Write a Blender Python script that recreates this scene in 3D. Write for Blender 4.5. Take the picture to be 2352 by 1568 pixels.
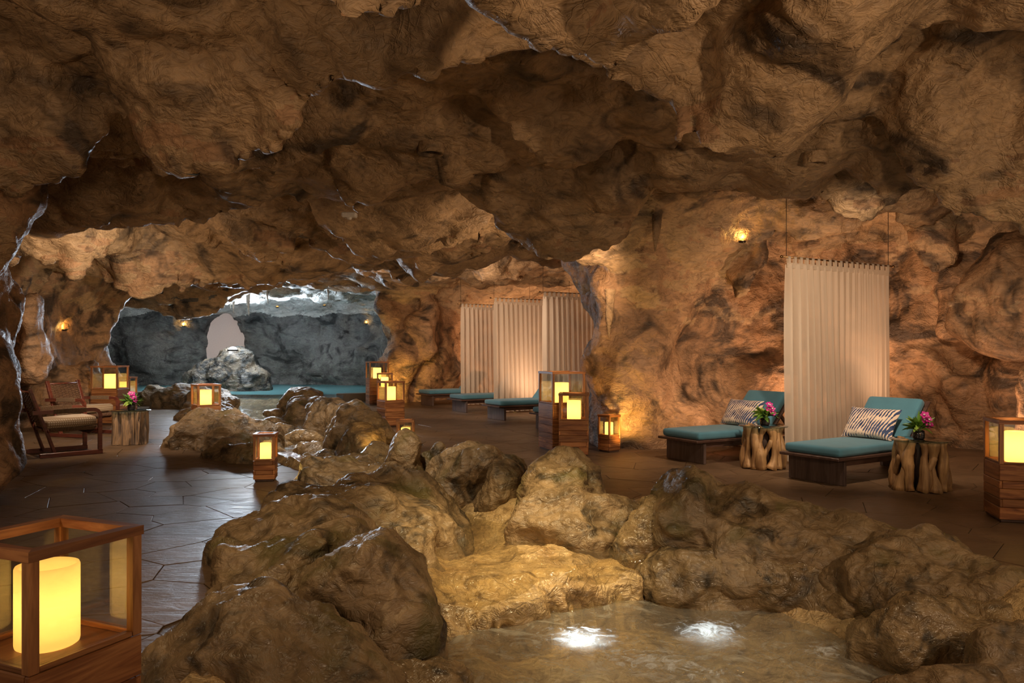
import bpy, math, random
import numpy as np
from mathutils import Vector, Matrix

for o in list(bpy.data.objects):
    bpy.data.objects.remove(o, do_unlink=True)
scene = bpy.context.scene
COL = scene.collection
R = math.radians

# ------------------------------------------------------------------ camera
FPX = 1800.0                                   # focal length in pixels of the 2352 wide frame
cam_data = bpy.data.cameras.new('camera')
cam_data.sensor_width = 36.0
cam_data.lens = 36.0 * FPX / 2352.0
cam_data.shift_y = 19.0 / 2352.0
cam_data.clip_end = 200
cam = bpy.data.objects.new('camera', cam_data)
COL.objects.link(cam)
cam.location = (0, 0, 1.5)
cam.rotation_euler = (R(90), 0, 0)
scene.camera = cam

# ------------------------------------------------------------------ world, view
world = bpy.data.worlds.new('world')
scene.world = world
world.use_nodes = True
wb = world.node_tree.nodes['Background']
wb.inputs['Color'].default_value = (1.0, 0.76, 0.52, 1)
wb.inputs['Strength'].default_value = 0.35
scene.view_settings.view_transform = 'Standard'
scene.view_settings.look = 'None'
scene.view_settings.gamma = 1.0
scene.view_settings.use_curve_mapping = False
scene.view_settings.exposure = 0.35
scene.cycles.use_denoising = True
scene.cycles.use_adaptive_sampling = True
scene.cycles.adaptive_threshold = 0.03
scene.cycles.max_bounces = 5
scene.cycles.diffuse_bounces = 3
scene.cycles.glossy_bounces = 2
scene.cycles.transmission_bounces = 4
scene.cycles.transparent_max_bounces = 16
scene.cycles.sample_clamp_indirect = 8.0
scene.cycles.caustics_reflective = False
scene.cycles.caustics_refractive = False

# ------------------------------------------------------------------ lights of the cave, and added fill
WARM = (1.0, 0.60, 0.28)
AMBER = (1.0, 0.50, 0.16)
ROSE = (1.0, 0.58, 0.33)
COOL = (0.70, 0.84, 1.0)
CLEAR = (0.86, 0.93, 1.0)

def spot(name, loc, target, power, color, angle=100, blend=0.8, radius=0.08):
    d = bpy.data.lights.new(name, 'SPOT')
    d.energy = power; d.color = color; d.spot_size = R(angle); d.spot_blend = blend
    d.shadow_soft_size = radius
    o = bpy.data.objects.new(name, d); COL.objects.link(o)
    o.location = loc
    o.rotation_euler = (Vector(target) - Vector(loc)).to_track_quat('-Z', 'Y').to_euler()
    return o

def point(name, loc, power, color, radius=0.1):
    d = bpy.data.lights.new(name, 'POINT')
    d.energy = power; d.color = color; d.shadow_soft_size = radius
    o = bpy.data.objects.new(name, d); COL.objects.link(o)
    o.location = loc
    return o

# cool uplight on top of the island boulder, and added spots that wash and rim-light the pool cave
spot('pool_uplight', (-8.9, 25.0, 1.80), (-8.6, 24.2, 4.0), 4200, COOL, 135, 0.6, 0.15)
spot('pool_wash', (-6.6, 22.8, 2.5), (-7.0, 29.0, 1.0), 55, CLEAR, 120, 0.8, 0.2)
spot('pool_wash', (-11.6, 22.4, 2.5), (-11.5, 28.5, 1.0), 80, CLEAR, 120, 0.8, 0.2)
spot('pool_rim', (-8.7, 24.4, 1.85), (-4.5, 13.5, 4.3), 1100, COOL, 62, 0.9, 0.4)
spot('pool_rim', (-10.2, 24.6, 1.6), (-8.0, 14.5, 3.9), 420, COOL, 60, 0.9, 0.4)
spot('pool_wash', (-7.2, 21.8, 2.6), (-5.4, 17.6, 0.0), 420, CLEAR, 100, 0.9, 0.25)
spot('pool_uplight', (-8.5, 25.4, 1.9), (-7.0, 28.6, 4.0), 200, COOL, 110, 0.8, 0.15)  # added, brightens the upper back wall of the pool cave
spot('pool_uplight', (-10.0, 25.4, 1.4), (-12.0, 28.0, 4.0), 90, COOL, 110, 0.8, 0.15)  # likewise added, for the left end of that wall
# warm uplights behind the curtains of the far alcove
for p, t, e in (((-0.5, 23.0, 0.2), (0.0, 24.8, 2.0), 230), ((1.6, 21.6, 0.2), (2.8, 23.6, 2.2), 250), ((2.6, 18.4, 0.2), (4.6, 19.0, 2.4), 250), ((2.6, 15.3, 0.2), (3.4, 15.0, 2.5), 100),
                ((0.6, 17.9, 0.2), (1.4, 20.0, 3.4), 140)):
    spot('alcove_uplight', p, t, e, ROSE, 140, 0.8, 0.12)
# warm uplights along the right wall behind the loungers
for p, t, e in (((4.9, 11.6, 0.2), (5.0, 12.7, 2.4), 200), ((6.2, 10.4, 0.2), (7.2, 10.6, 2.6), 55), ((3.0, 11.3, 0.2), (2.8, 12.2, 2.4), 60)):
    spot('wall_uplight', p, t, e, ROSE, 130, 0.8, 0.12)
spot('slab_glow_fill', (-2.62, 8.8, 0.12), (-2.0, 9.0, 0.2), 6, (1.0, 0.60, 0.14), 120, 0.9, 0.05)  # added fill for the small lantern's glow on the slab
spot('boulder_glow_fill', (-1.66, 10.55, 0.35), (-2.1, 10.9, 0.3), 7, (1.0, 0.60, 0.14), 130, 0.9, 0.05)  # added fill, lantern glow on the peaked boulder
spot('lantern_glow_fill', (1.62, 11.25, 0.1), (1.9, 11.9, 1.2), 45, (1.0, 0.62, 0.16), 120, 0.9, 0.06)  # no fixture here; added in place of the lanterns' glow on the rock
spot('lantern_glow_fill', (-3.2, 21.2, 0.1), (-3.1, 22.4, 1.0), 60, (1.0, 0.62, 0.16), 120, 0.9, 0.06)  # same added glow behind the far lantern cluster
spot('lantern_glow_fill', (-8.5, 16.3, 0.1), (-9.1, 16.6, 1.2), 50, (1.0, 0.60, 0.18), 120, 0.9, 0.06)  # same added glow behind the tall lantern by the left wall
# overhead spots floating below the ceiling: recessed downlights plus added fill
GOLD = (1.0, 0.74, 0.42)
spot('overhead_spot', (0.1, 5.6, 2.8), (0.02, 6.5, -0.2), 470, (1.0, 0.76, 0.40), 54, 0.95)
spot('overhead_spot', (-1.6, 4.6, 2.8), (-1.2, 5.2, 0), 70, GOLD, 100, 0.9)
spot('overhead_spot', (2.4, 4.6, 2.8), (2.2, 5.6, 0), 40, GOLD, 100, 0.9)
spot('overhead_spot', (3.6, 7.4, 2.75), (4.4, 10.4, 1.3), 300, (1.0, 0.74, 0.50), 100, 0.9)
spot('overhead_spot', (2.4, 9.4, 2.8), (2.9, 10.6, 0.3), 90, (1.0, 0.76, 0.54), 110, 0.9)
spot('overhead_spot', (-6.0, 11.0, 2.7), (-6.6, 12.6, 0.3), 170, (1.0, 0.78, 0.58), 110, 0.9)
spot('overhead_spot', (-3.2, 12.4, 2.6), (-3.4, 13.4, 0.0), 240, (1.0, 0.86, 0.70), 110, 0.9)
spot('overhead_spot', (-1.6, 15.2, 2.7), (0.3, 19.4, 1.4), 330, (1.0, 0.72, 0.5), 100, 0.9)  # fill added to brighten the alcove curtains
spot('overhead_spot', (-0.3, 14.9, 2.6), (1.6, 17.4, 1.3), 110, (1.0, 0.72, 0.5), 80, 0.9)  # added for the rightmost alcove curtain
spot('overhead_spot', (-2.2, 18.2, 2.6), (-0.4, 21.8, 1.3), 190, (1.0, 0.72, 0.5), 80, 0.9)  # added for the farthest curtain
spot('overhead_spot', (-4.6, 10.6, 2.5), (-9.0, 14.6, 1.9), 330, (1.0, 0.80, 0.58), 85, 0.9)  # added to lift the left wall
spot('overhead_spot', (1.1, 4.2, 2.8), (1.1, 5.1, -0.4), 120, (1.0, 0.86, 0.62), 46, 0.95)  # added to brighten the foreground pool
spot('overhead_spot', (-1.3, 7.2, 2.7), (-1.2, 9.3, 0.1), 190, (1.0, 0.80, 0.54), 80, 0.95)  # added to lift the dim rocks around the stream bend
# added mid-air spots without fixtures rake the ceiling so its lips throw shadow
for p, t, e in (((3.4, 0.4, 2.3), (-1.0, 8.0, 3.6), 330), ((-3.4, 1.0, 2.2), (0.0, 9.0, 3.7), 130), ((1.3, 10.3, 2.4), (-3.0, 16.0, 3.3), 150), ((-6.6, 9.8, 2.3), (-3.0, 17.0, 3.3), 140),
                ((5.6, 4.5, 2.3), (3.0, 10.0, 3.4), 70), ((-2.6, 15.0, 2.3), (-5.0, 20.0, 2.9), 80)):
    spot('ceiling_graze', p, t, e, (1.0, 0.68, 0.41), 125, 0.9, 0.15)

# ------------------------------------------------------------------ numeric noise
def _hash(ix, iy, iz, seed):
    h = (ix * np.uint32(374761393) + iy * np.uint32(668265263) + iz * np.uint32(2246822519) + np.uint32((seed * 3266489917) & 0xffffffff))
    h = (h ^ (h >> np.uint32(13))) * np.uint32(1274126177)
    return h ^ (h >> np.uint32(16))

def pnoise(x, y, z, seed=0):
    x = np.asarray(x, np.float32); y = np.asarray(y, np.float32); z = np.asarray(z, np.float32)
    x, y, z = np.broadcast_arrays(x, y, z)
    fx = np.floor(x); fy = np.floor(y); fz = np.floor(z)
    ix = fx.astype(np.int32).astype(np.uint32); iy = fy.astype(np.int32).astype(np.uint32); iz = fz.astype(np.int32).astype(np.uint32)
    x = x - fx; y = y - fy; z = z - fz
    u = x * x * x * (x * (x * 6 - 15) + 10); v = y * y * y * (y * (y * 6 - 15) + 10); w = z * z * z * (z * (z * 6 - 15) + 10)
    out = np.zeros(x.shape, np.float32)
    one = np.uint32(1)
    for dx in (0, 1):
        wx = u if dx else 1 - u
        for dy in (0, 1):
            wy = v if dy else 1 - v
            for dz in (0, 1):
                wz = w if dz else 1 - w
                h = _hash(ix + np.uint32(dx), iy + np.uint32(dy), iz + np.uint32(dz), seed)
                g = (x - dx) * (((h & one).astype(np.float32)) * 2 - 1) + (y - dy) * ((((h >> one) & one).astype(np.float32)) * 2 - 1) + (z - dz) * ((((h >> np.uint32(2)) & one).astype(np.float32)) * 2 - 1)
                out += wx * wy * wz * g
    return out

def fbm(x, y, z, oct=3, seed=0, ridged=False):
    s = 0; a = 1.0; t = 0; f = 1.0
    for i in range(oct):
        n = pnoise(x * f, y * f, z * f, seed + i * 17)
        s = s + a * ((1 - 2 * np.abs(n)) if ridged else n)
        t += a; a *= 0.5; f *= 2.03
    return s / t

def worley2(x, y, seed=0):
    fx = np.floor(x); fy = np.floor(y)
    f1 = np.full(x.shape, 9.0, np.float32); f2 = f1.copy(); idv = np.zeros(x.shape, np.float32)
    for dx in (-1, 0, 1):
        for dy in (-1, 0, 1):
            cx = fx + dx; cy = fy + dy
            ix = cx.astype(np.int32).astype(np.uint32); iy = cy.astype(np.int32).astype(np.uint32)
            h = _hash(ix, iy, np.uint32(7), seed)
            px = cx + (h & np.uint32(1023)).astype(np.float32) / 1023
            py = cy + ((h >> np.uint32(10)) & np.uint32(1023)).astype(np.float32) / 1023
            r = ((h >> np.uint32(20)) & np.uint32(1023)).astype(np.float32) / 1023
            d = np.sqrt((px - x) ** 2 + (py - y) ** 2)
            nearer = d < f1
            f2 = np.where(nearer, f1, np.minimum(f2, d))
            idv = np.where(nearer, r, idv)
            f1 = np.where(nearer, d, f1)
    return f1, f2, idv

def worley3(x, y, z, seed=0):
    fx = np.floor(x); fy = np.floor(y); fz = np.floor(z)
    f1 = np.full(x.shape, 9.0, np.float32)
    for dx in (-1, 0, 1):
        for dy in (-1, 0, 1):
            for dz in (-1, 0, 1):
                cx = fx + dx; cy = fy + dy; cz = fz + dz
                h = _hash(cx.astype(np.int32).astype(np.uint32), cy.astype(np.int32).astype(np.uint32), cz.astype(np.int32).astype(np.uint32), seed)
                px = cx + (h & np.uint32(1023)).astype(np.float32) / 1023
                py = cy + ((h >> np.uint32(10)) & np.uint32(1023)).astype(np.float32) / 1023
                pz = cz + ((h >> np.uint32(20)) & np.uint32(1023)).astype(np.float32) / 1023
                f1 = np.minimum(f1, (px - x) ** 2 + (py - y) ** 2 + (pz - z) ** 2)
    return np.sqrt(f1)

def smin(a, b, k):
    h = np.clip(0.5 + 0.5 * (b - a) / k, 0, 1)
    return b * (1 - h) + a * h - k * h * (1 - h)

def ellipsoid(px, py, pz, c, r, rot=0.0):
    x = px - c[0]; y = py - c[1]; z = pz - c[2]
    if rot:
        cs, sn = math.cos(R(rot)), math.sin(R(rot))
        x, y = x * cs + y * sn, -x * sn + y * cs
    k0 = np.sqrt((x / r[0]) ** 2 + (y / r[1]) ** 2 + (z / r[2]) ** 2)
    k1 = np.sqrt((x / r[0] ** 2) ** 2 + (y / r[1] ** 2) ** 2 + (z / r[2] ** 2) ** 2)
    return k0 * (k0 - 1) / np.maximum(k1, 1e-6)

def surface_nets(F, PX, PY, PZ):
    """zero surface of F on a (possibly warped) grid; faces wind so that normals point to F > 0"""
    nx, ny, nz = F.shape
    S = F > 0
    cnt = np.zeros((nx - 1, ny - 1, nz - 1), np.int8)
    for a in (0, 1):
        for b in (0, 1):
            for c in (0, 1):
                cnt += S[a:nx - 1 + a, b:ny - 1 + b, c:nz - 1 + c]
    act = (cnt > 0) & (cnt < 8)
    I, J, K = np.nonzero(act)
    idx = np.full(act.shape, -1, np.int64); idx[I, J, K] = np.arange(len(I))
    acc = np.zeros((len(I), 3), np.float64); n = np.zeros(len(I))
    corners = [(a, b, c) for a in (0, 1) for b in (0, 1) for c in (0, 1)]
    def pos(a, b, c):
        return np.stack([PX[I + a, J + b, K + c], PY[I + a, J + b, K + c], PZ[I + a, J + b, K + c]], 1)
    vals = {q: F[I + q[0], J + q[1], K + q[2]] for q in corners}
    poss = {q: pos(*q) for q in corners}
    for q in corners:
        for ax in range(3):
            if q[ax] == 0:
                p = list(q); p[ax] = 1; p = tuple(p)
                va, vb = vals[q], vals[p]
                m = (va > 0) != (vb > 0)
                t = np.where(m, va / np.where(m, va - vb, 1), 0)[:, None]
                acc += np.where(m[:, None], poss[q] * (1 - t) + poss[p] * t, 0); n += m
    V = acc / n[:, None]
    faces = []
    for ax in range(3):
        sl0 = [slice(None)] * 3; sl1 = [slice(None)] * 3
        sl0[ax] = slice(0, -1); sl1[ax] = slice(1, None)
        m = S[tuple(sl0)] != S[tuple(sl1)]
        flip = S[tuple(sl1)][m]
        e = np.array(np.nonzero(m)).T
        o1, o2 = [(1, 2), (2, 0), (0, 1)][ax]
        ok = (e[:, o1] > 0) & (e[:, o2] > 0) & (e[:, o1] < act.shape[o1]) & (e[:, o2] < act.shape[o2])
        e = e[ok]; flip = flip[ok]
        def cell(d1, d2):
            c = e.copy(); c[:, o1] += d1; c[:, o2] += d2
            return idx[c[:, 0], c[:, 1], c[:, 2]]
        q = np.stack([cell(-1, -1), cell(0, -1), cell(0, 0), cell(-1, 0)], 1)
        q = np.where(flip[:, None], q, q[:, ::-1])
        faces.append(q)
    Q = np.concatenate(faces)
    return V, Q

def quad_subdivide(V, Q):
    E = np.concatenate([Q[:, [0, 1]], Q[:, [1, 2]], Q[:, [2, 3]], Q[:, [3, 0]]])
    Es = np.sort(E, 1)
    key = Es[:, 0] * np.int64(len(V)) + Es[:, 1]
    u, inv = np.unique(key, return_inverse=True)
    mids = 0.5 * (V[u // len(V)] + V[u % len(V)])
    n = len(Q); nv = len(V)
    e = (inv + nv).reshape(4, n)
    cen = np.arange(n) + nv + len(u)
    V2 = np.concatenate([V, mids, V[Q].mean(1)])
    Q2 = np.concatenate([np.stack([Q[:, 0], e[0], cen, e[3]], 1), np.stack([Q[:, 1], e[1], cen, e[0]], 1),
                         np.stack([Q[:, 2], e[2], cen, e[1]], 1), np.stack([Q[:, 3], e[3], cen, e[2]], 1)])
    return V2, Q2

def vnormals(V, Q):
    d1 = V[Q[:, 2]] - V[Q[:, 0]]; d2 = V[Q[:, 3]] - V[Q[:, 1]]
    fn = np.cross(d1, d2)
    N = np.zeros_like(V)
    for k in range(4):
        for a in range(3):
            N[:, a] += np.bincount(Q[:, k], fn[:, a], minlength=len(V))
    return N / np.maximum(np.linalg.norm(N, axis=1), 1e-9)[:, None]

def laplace(V, Q, it=1, lam=0.5):
    for _ in range(it):
        S = np.zeros_like(V); c = np.zeros(len(V))
        for k in range(4):
            j = Q[:, (k + 1) % 4]; i = Q[:, k]
            for a in range(3):
                S[:, a] += np.bincount(i, V[j, a], minlength=len(V)) + np.bincount(j, V[i, a], minlength=len(V))
            c += np.bincount(i, minlength=len(V)) + np.bincount(j, minlength=len(V))
        V = V + lam * (S / np.maximum(c, 1)[:, None] - V)
    return V

# ------------------------------------------------------------------ mesh helpers
def np_mesh(name, V, Q, smooth=True, normals=None):
    me = bpy.data.meshes.new(name)
    k = Q.shape[1]
    me.vertices.add(len(V)); me.vertices.foreach_set('co', np.ascontiguousarray(V, np.float32).ravel())
    me.loops.add(len(Q) * k); me.loops.foreach_set('vertex_index', np.ascontiguousarray(Q, np.int32).ravel())
    me.polygons.add(len(Q)); me.polygons.foreach_set('loop_start', np.arange(0, len(Q) * k, k, dtype=np.int32))
    me.update(calc_edges=True)
    if smooth:
        me.polygons.foreach_set('use_smooth', np.ones(len(Q), bool))
    if normals is not None:
        me.normals_split_custom_set_from_vertices(np.ascontiguousarray(normals, np.float32))
    me.validate()
    return me

def link(name, me, mat=None, parent=None, loc=None, rot=None):
    o = bpy.data.objects.new(name, me); COL.objects.link(o)
    if mat is not None and me is not None and not me.materials:
        me.materials.append(mat)
    if parent is not None:
        o.parent = parent
    if loc is not None: o.location = loc
    if rot is not None: o.rotation_euler = rot
    return o

def tag(o, label=None, cat=None, group=None, kind=None):
    if label: o['label'] = label
    if cat: o['category'] = cat
    if group: o['group'] = group
    if kind: o['kind'] = kind
    return o

def empty(name, loc=(0, 0, 0), rz=0.0):
    o = bpy.data.objects.new(name, None); COL.objects.link(o)
    o.empty_display_size = 0.1
    o.location = loc; o.rotation_euler = (0, 0, rz)
    return o

def copy_tree(o, parent=None):
    c = o.copy(); COL.objects.link(c)
    if parent is not None: c.parent = parent
    for ch in list(o.children):
        copy_tree(ch, c)
    return c

class MB:
    """collects shapes into one mesh"""
    def __init__(s): s.v = []; s.f = []; s.sm = []
    def add(s, V, F, smooth=False):
        o = len(s.v); s.v.extend([tuple(p) for p in V])
        s.f.extend([tuple(i + o for i in f) for f in F]); s.sm.extend([smooth] * len(F))
        return s
    def box(s, c, d, rot=None, ch=0.0):
        """box with centre c and size d; ch chamfers all edges"""
        hx, hy, hz = d[0] / 2, d[1] / 2, d[2] / 2
        if ch <= 0:
            V = [(x, y, z) for x in (-hx, hx) for y in (-hy, hy) for z in (-hz, hz)]
            F = [(0, 1, 3, 2), (4, 6, 7, 5), (0, 4, 5, 1), (2, 3, 7, 6), (0, 2, 6, 4), (1, 5, 7, 3)]
        else:
            ch = min(ch, hx * .9, hy * .9, hz * .9)
            V = []; F = []
            ids = {}
            for sx in (-1, 1):
                for sy in (-1, 1):
                    for sz in (-1, 1):
                        for ax in range(3):
                            p = [sx * (hx - ch), sy * (hy - ch), sz * (hz - ch)]
                            p[ax] = (sx * hx, sy * hy, sz * hz)[ax]
                            ids[(sx, sy, sz, ax)] = len(V); V.append(tuple(p))
            for ax in range(3):
                a, b = [(1, 2), (2, 0), (0, 1)][ax]
                for sg in (-1, 1):
                    q = []
                    for (p1, p2) in ((-1, -1), (1, -1), (1, 1), (-1, 1)):
                        k = [0, 0, 0]; k[ax] = sg; k[a] = p1; k[b] = p2
                        q.append(ids[(k[0], k[1], k[2], ax)])
                    F.append(tuple(q if sg > 0 else q[::-1]))
            for ax in range(3):
                a, b = [(1, 2), (2, 0), (0, 1)][ax]
                for s1 in (-1, 1):
                    for s2 in (-1, 1):
                        k0 = [0, 0, 0]; k0[a] = s1; k0[b] = s2; k0[ax] = -1
                        k1 = list(k0); k1[ax] = 1
                        q = [ids[(*k0, a)], ids[(*k1, a)], ids[(*k1, b)], ids[(*k0, b)]]
                        F.append(tuple(q if s1 * s2 < 0 else q[::-1]))
            for sx in (-1, 1):
                for sy in (-1, 1):
                    for sz in (-1, 1):
                        t = [ids[(sx, sy, sz, i)] for i in range(3)]
                        F.append(tuple(t if sx * sy * sz > 0 else t[::-1]))
        m = rot if rot is not None else Matrix.Identity(3)
        V = [tuple(m @ Vector(p) + Vector(c)) for p in V]
        return s.add(V, F)
    def bar(s, a, b, w, h, up=(0, 0, 1), ch=0.004):
        a = Vector(a); b = Vector(b); x = (b - a); L = x.length; x.normalize()
        y = Vector(up).cross(x)
        if y.length < 1e-5: y = Vector((0, 1, 0)).cross(x)
        y.normalize(); z = x.cross(y)
        m = Matrix((x, y, z)).transposed()
        return s.box((a + b) / 2, (L, w, h), m, ch)
    def rbox(s, c, d, r, n=5, rot=None, puff=0.0):
        """rounded box"""
        h = np.array(d) / 2.0; r = min(r, *(h * 0.999))
        base = np.linspace(-1, 1, 2 * n + 1)
        t = np.sin(base * math.pi / 2)
        pts = {}; V = []; F = []
        def vid(i, j, k):
            q = (i, j, k)
            if q not in pts:
                pts[q] = len(V); V.append((t[i], t[j], t[k]))
            return pts[q]
        m = 2 * n
        for a in range(m):
            for b in range(m):
                F.append((vid(a, b, 0), vid(a, b + 1, 0), vid(a + 1, b + 1, 0), vid(a + 1, b, 0)))
                F.append((vid(a, b, m), vid(a + 1, b, m), vid(a + 1, b + 1, m), vid(a, b + 1, m)))
                F.append((vid(a, 0, b), vid(a + 1, 0, b), vid(a + 1, 0, b + 1), vid(a, 0, b + 1)))
                F.append((vid(a, m, b), vid(a, m, b + 1), vid(a + 1, m, b + 1), vid(a + 1, m, b)))
                F.append((vid(0, a, b), vid(0, a, b + 1), vid(0, a + 1, b + 1), vid(0, a + 1, b)))
                F.append((vid(m, a, b), vid(m, a + 1, b), vid(m, a + 1, b + 1), vid(m, a, b + 1)))
        P = np.array(V) * h
        inner = np.clip(P, -(h - r), h - r)
        dv = P - inner; ln = np.linalg.norm(dv, axis=1)
        P = inner + dv / np.maximum(ln, 1e-9)[:, None] * np.minimum(r, np.where(ln > 1e-9, r, 0))[:, None]
        if puff:
            P[:, 2] += np.sign(P[:, 2]) * puff * (1 - (P[:, 0] / h[0]) ** 2).clip(0) * (1 - (P[:, 1] / h[1]) ** 2).clip(0)
        m3 = rot if rot is not None else Matrix.Identity(3)
        return s.add([tuple(m3 @ Vector(p) + Vector(c)) for p in P], F, True)
    def tube(s, path, rad, n=8, cap=True):
        P = [Vector(p) for p in path]; N = len(P)
        rr = rad if hasattr(rad, '__len__') else [rad] * N
        V = []; F = []
        up = None
        for i in range(N):
            t = (P[min(i + 1, N - 1)] - P[max(i - 1, 0)]).normalized()
            if up is None:
                up = Vector((0, 0, 1)) if abs(t.z) < .9 else Vector((1, 0, 0))
            x = (up - t * up.dot(t)).normalized(); y = t.cross(x); up = x
            for k in range(n):
                a = 2 * math.pi * k / n
                V.append(P[i] + (x * math.cos(a) + y * math.sin(a)) * rr[i])
        for i in range(N - 1):
            for k in range(n):
                F.append((i * n + k, i * n + (k + 1) % n, (i + 1) * n + (k + 1) % n, (i + 1) * n + k))
        if cap:
            F.append(tuple(range(n))[::-1]); F.append(tuple((N - 1) * n + k for k in range(n)))
        return s.add(V, F, True)
    def lathe(s, prof, n=24, c=(0, 0, 0)):
        V = []; F = []
        for (r, z) in prof:
            for k in range(n):
                a = 2 * math.pi * k / n
                V.append((c[0] + r * math.cos(a), c[1] + r * math.sin(a), c[2] + z))
        for i in range(len(prof) - 1):
            for k in range(n):
                F.append((i * n + k, i * n + (k + 1) % n, (i + 1) * n + (k + 1) % n, (i + 1) * n + k))
        return s.add(V, F, True)
    def mesh(s, name):
        me = bpy.data.meshes.new(name)
        me.from_pydata(s.v, [], s.f); me.update()
        me.polygons.foreach_set('use_smooth', s.sm)
        return me
    def build(s, name, mat, parent=None, loc=None, rot=None):
        return link(name, s.mesh(name), mat, parent, loc, rot)

# ------------------------------------------------------------------ materials
class NT:
    def __init__(s, name):
        s.m = bpy.data.materials.new(name); s.m.use_nodes = True
        s.t = s.m.node_tree; s.t.nodes.clear()
        s.out = s.n('ShaderNodeOutputMaterial')
    def n(s, typ, **kw):
        nd = s.t.nodes.new(typ)
        for k, v in kw.items():
            if k.startswith('i_'): nd.inputs[k[2:].replace('_', ' ')].default_value = v
            else: setattr(nd, k, v)
        return nd
    def l(s, a, b): s.t.links.new(a, b); return s
    def ramp(s, src, stops, interp='LINEAR'):
        r = s.n('ShaderNodeValToRGB'); e = r.color_ramp.elements
        r.color_ramp.interpolation = interp
        while len(e) < len(stops): e.new(0.5)
        for el, (p, c) in zip(e, stops):
            el.position = p; el.color = (*c, 1) if len(c) == 3 else c
        s.l(src, r.inputs[0]); return r.outputs[0]
    def noise(s, vec, scale, detail=4, rough=0.5, dist=0.0):
        nd = s.n('ShaderNodeTexNoise'); nd.inputs['Scale'].default_value = scale
        nd.inputs['Detail'].default_value = detail; nd.inputs['Roughness'].default_value = rough
        nd.inputs['Distortion'].default_value = dist
        if vec is not None: s.l(vec, nd.inputs['Vector'])
        return nd.outputs[0]
    def mapping(s, vec, scale=(1, 1, 1), rot=(0, 0, 0), loc=(0, 0, 0)):
        m = s.n('ShaderNodeMapping'); m.inputs['Scale'].default_value = scale
        m.inputs['Rotation'].default_value = rot; m.inputs['Location'].default_value = loc
        s.l(vec, m.inputs['Vector']); return m.outputs[0]
    def mix(s, fac, a, b, typ='MIX'):
        m = s.n('ShaderNodeMix', data_type='RGBA', blend_type=typ)
        for sock, val in ((m.inputs[0], fac), (m.inputs[6], a), (m.inputs[7], b)):
            if hasattr(val, 'is_output'): s.l(val, sock)
            elif isinstance(val, (int, float)): sock.default_value = val
            else: sock.default_value = (*val, 1) if len(val) == 3 else val
        return m.outputs[2]
    def math(s, op, a, b=0.0, clamp=False):
        m = s.n('ShaderNodeMath', operation=op, use_clamp=clamp)
        for sock, val in ((m.inputs[0], a), (m.inputs[1], b)):
            if hasattr(val, 'is_output'): s.l(val, sock)
            else: sock.default_value = val
        return m.outputs[0]
    def bump(s, h, strength=0.5, dist=0.02, prev=None):
        b = s.n('ShaderNodeBump'); b.inputs['Strength'].default_value = strength; b.inputs['Distance'].default_value = dist
        s.l(h, b.inputs['Height'])
        if prev is not None: s.l(prev, b.inputs['Normal'])
        return b.outputs[0]
    def bsdf(s, color=None, rough=0.5, normal=None, spec=0.5, **kw):
        b = s.n('ShaderNodeBsdfPrincipled')
        for key, val in (('Base Color', color), ('Roughness', rough), ('Specular IOR Level', spec), *[(k.replace('_', ' '), v) for k, v in kw.items()]):
            if val is None: continue
            if hasattr(val, 'is_output'): s.l(val, b.inputs[key])
            elif isinstance(val, (int, float)): b.inputs[key].default_value = val
            else: b.inputs[key].default_value = (*val, 1) if len(val) == 3 else val
        if normal is not None: s.l(normal, b.inputs['Normal'])
        return b
    def done(s, shader):
        s.l(shader.outputs[0] if hasattr(shader, 'outputs') else shader, s.out.inputs['Surface']); return s.m

def position(nt): return nt.n('ShaderNodeNewGeometry').outputs['Position']
def objcoord(nt): return nt.n('ShaderNodeTexCoord').outputs['Object']

def rock_material(name, light, mid, dark, rough=(0.45, 0.75), big=0.75, moss=None, bump=1.0, spec=0.4, darkness=0.5):
    nt = NT(name); p = position(nt)
    n1 = nt.noise(p, big, 3, 0.6, 0.0)
    c = nt.ramp(n1, [(0.30, mid), (0.50, light), (0.68, mid)])
    n2 = nt.noise(nt.mapping(p, (1, 1, 1.3), loc=(7, 3, 1)), big * 1.3, 3, 0.62, 1.8)
    c = nt.mix(nt.ramp(n2, [(darkness, (0, 0, 0)), (darkness + 0.16, (1, 1, 1))]), c, dark)
    b2 = nt.noise(nt.mapping(p, (1, 1, 1.9), rot=(0.5, 0.3, 0.2)), 7, 4, 0.66, 1.3)
    c = nt.mix(0.75, c, nt.ramp(b2, [(0.28, (0.40, 0.38, 0.36)), (0.52, (1, 1, 1)), (0.75, (1.3, 1.26, 1.18))]), 'MULTIPLY')
    n5 = nt.noise(p, 34, 2, 0.6, 0.0)
    if moss:
        n4 = nt.noise(nt.mapping(p, loc=(2, 9, 4)), 1.7, 3, 0.6, 0.5)
        c = nt.mix(nt.ramp(n4, [(0.56, (0, 0, 0)), (0.70, (0.7, 0.7, 0.7))]), c, moss)
    # relief: swirling strokes, cracks and grain
    b1 = nt.noise(p, 2.6, 2, 0.6, 1.8)
    crack = nt.ramp(nt.math('ABSOLUTE', nt.math('SUBTRACT', b1, 0.5)), [(0.0, (0, 0, 0)), (0.02, (1, 1, 1))])
    h = nt.math('ADD', nt.math('MULTIPLY', b1, 1.0), nt.math('MULTIPLY', b2, 0.75))
    h = nt.math('ADD', h, nt.math('ADD', nt.math('MULTIPLY', n5, 0.10), nt.math('MULTIPLY', crack, 0.10)))
    nb = nt.bump(h, 0.8 * bump, 0.075)
    rg = nt.ramp(b2, [(0.3, (rough[0],) * 3), (0.7, (rough[1],) * 3)])
    return nt.done(nt.bsdf(c, rg, nb, spec))

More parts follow.
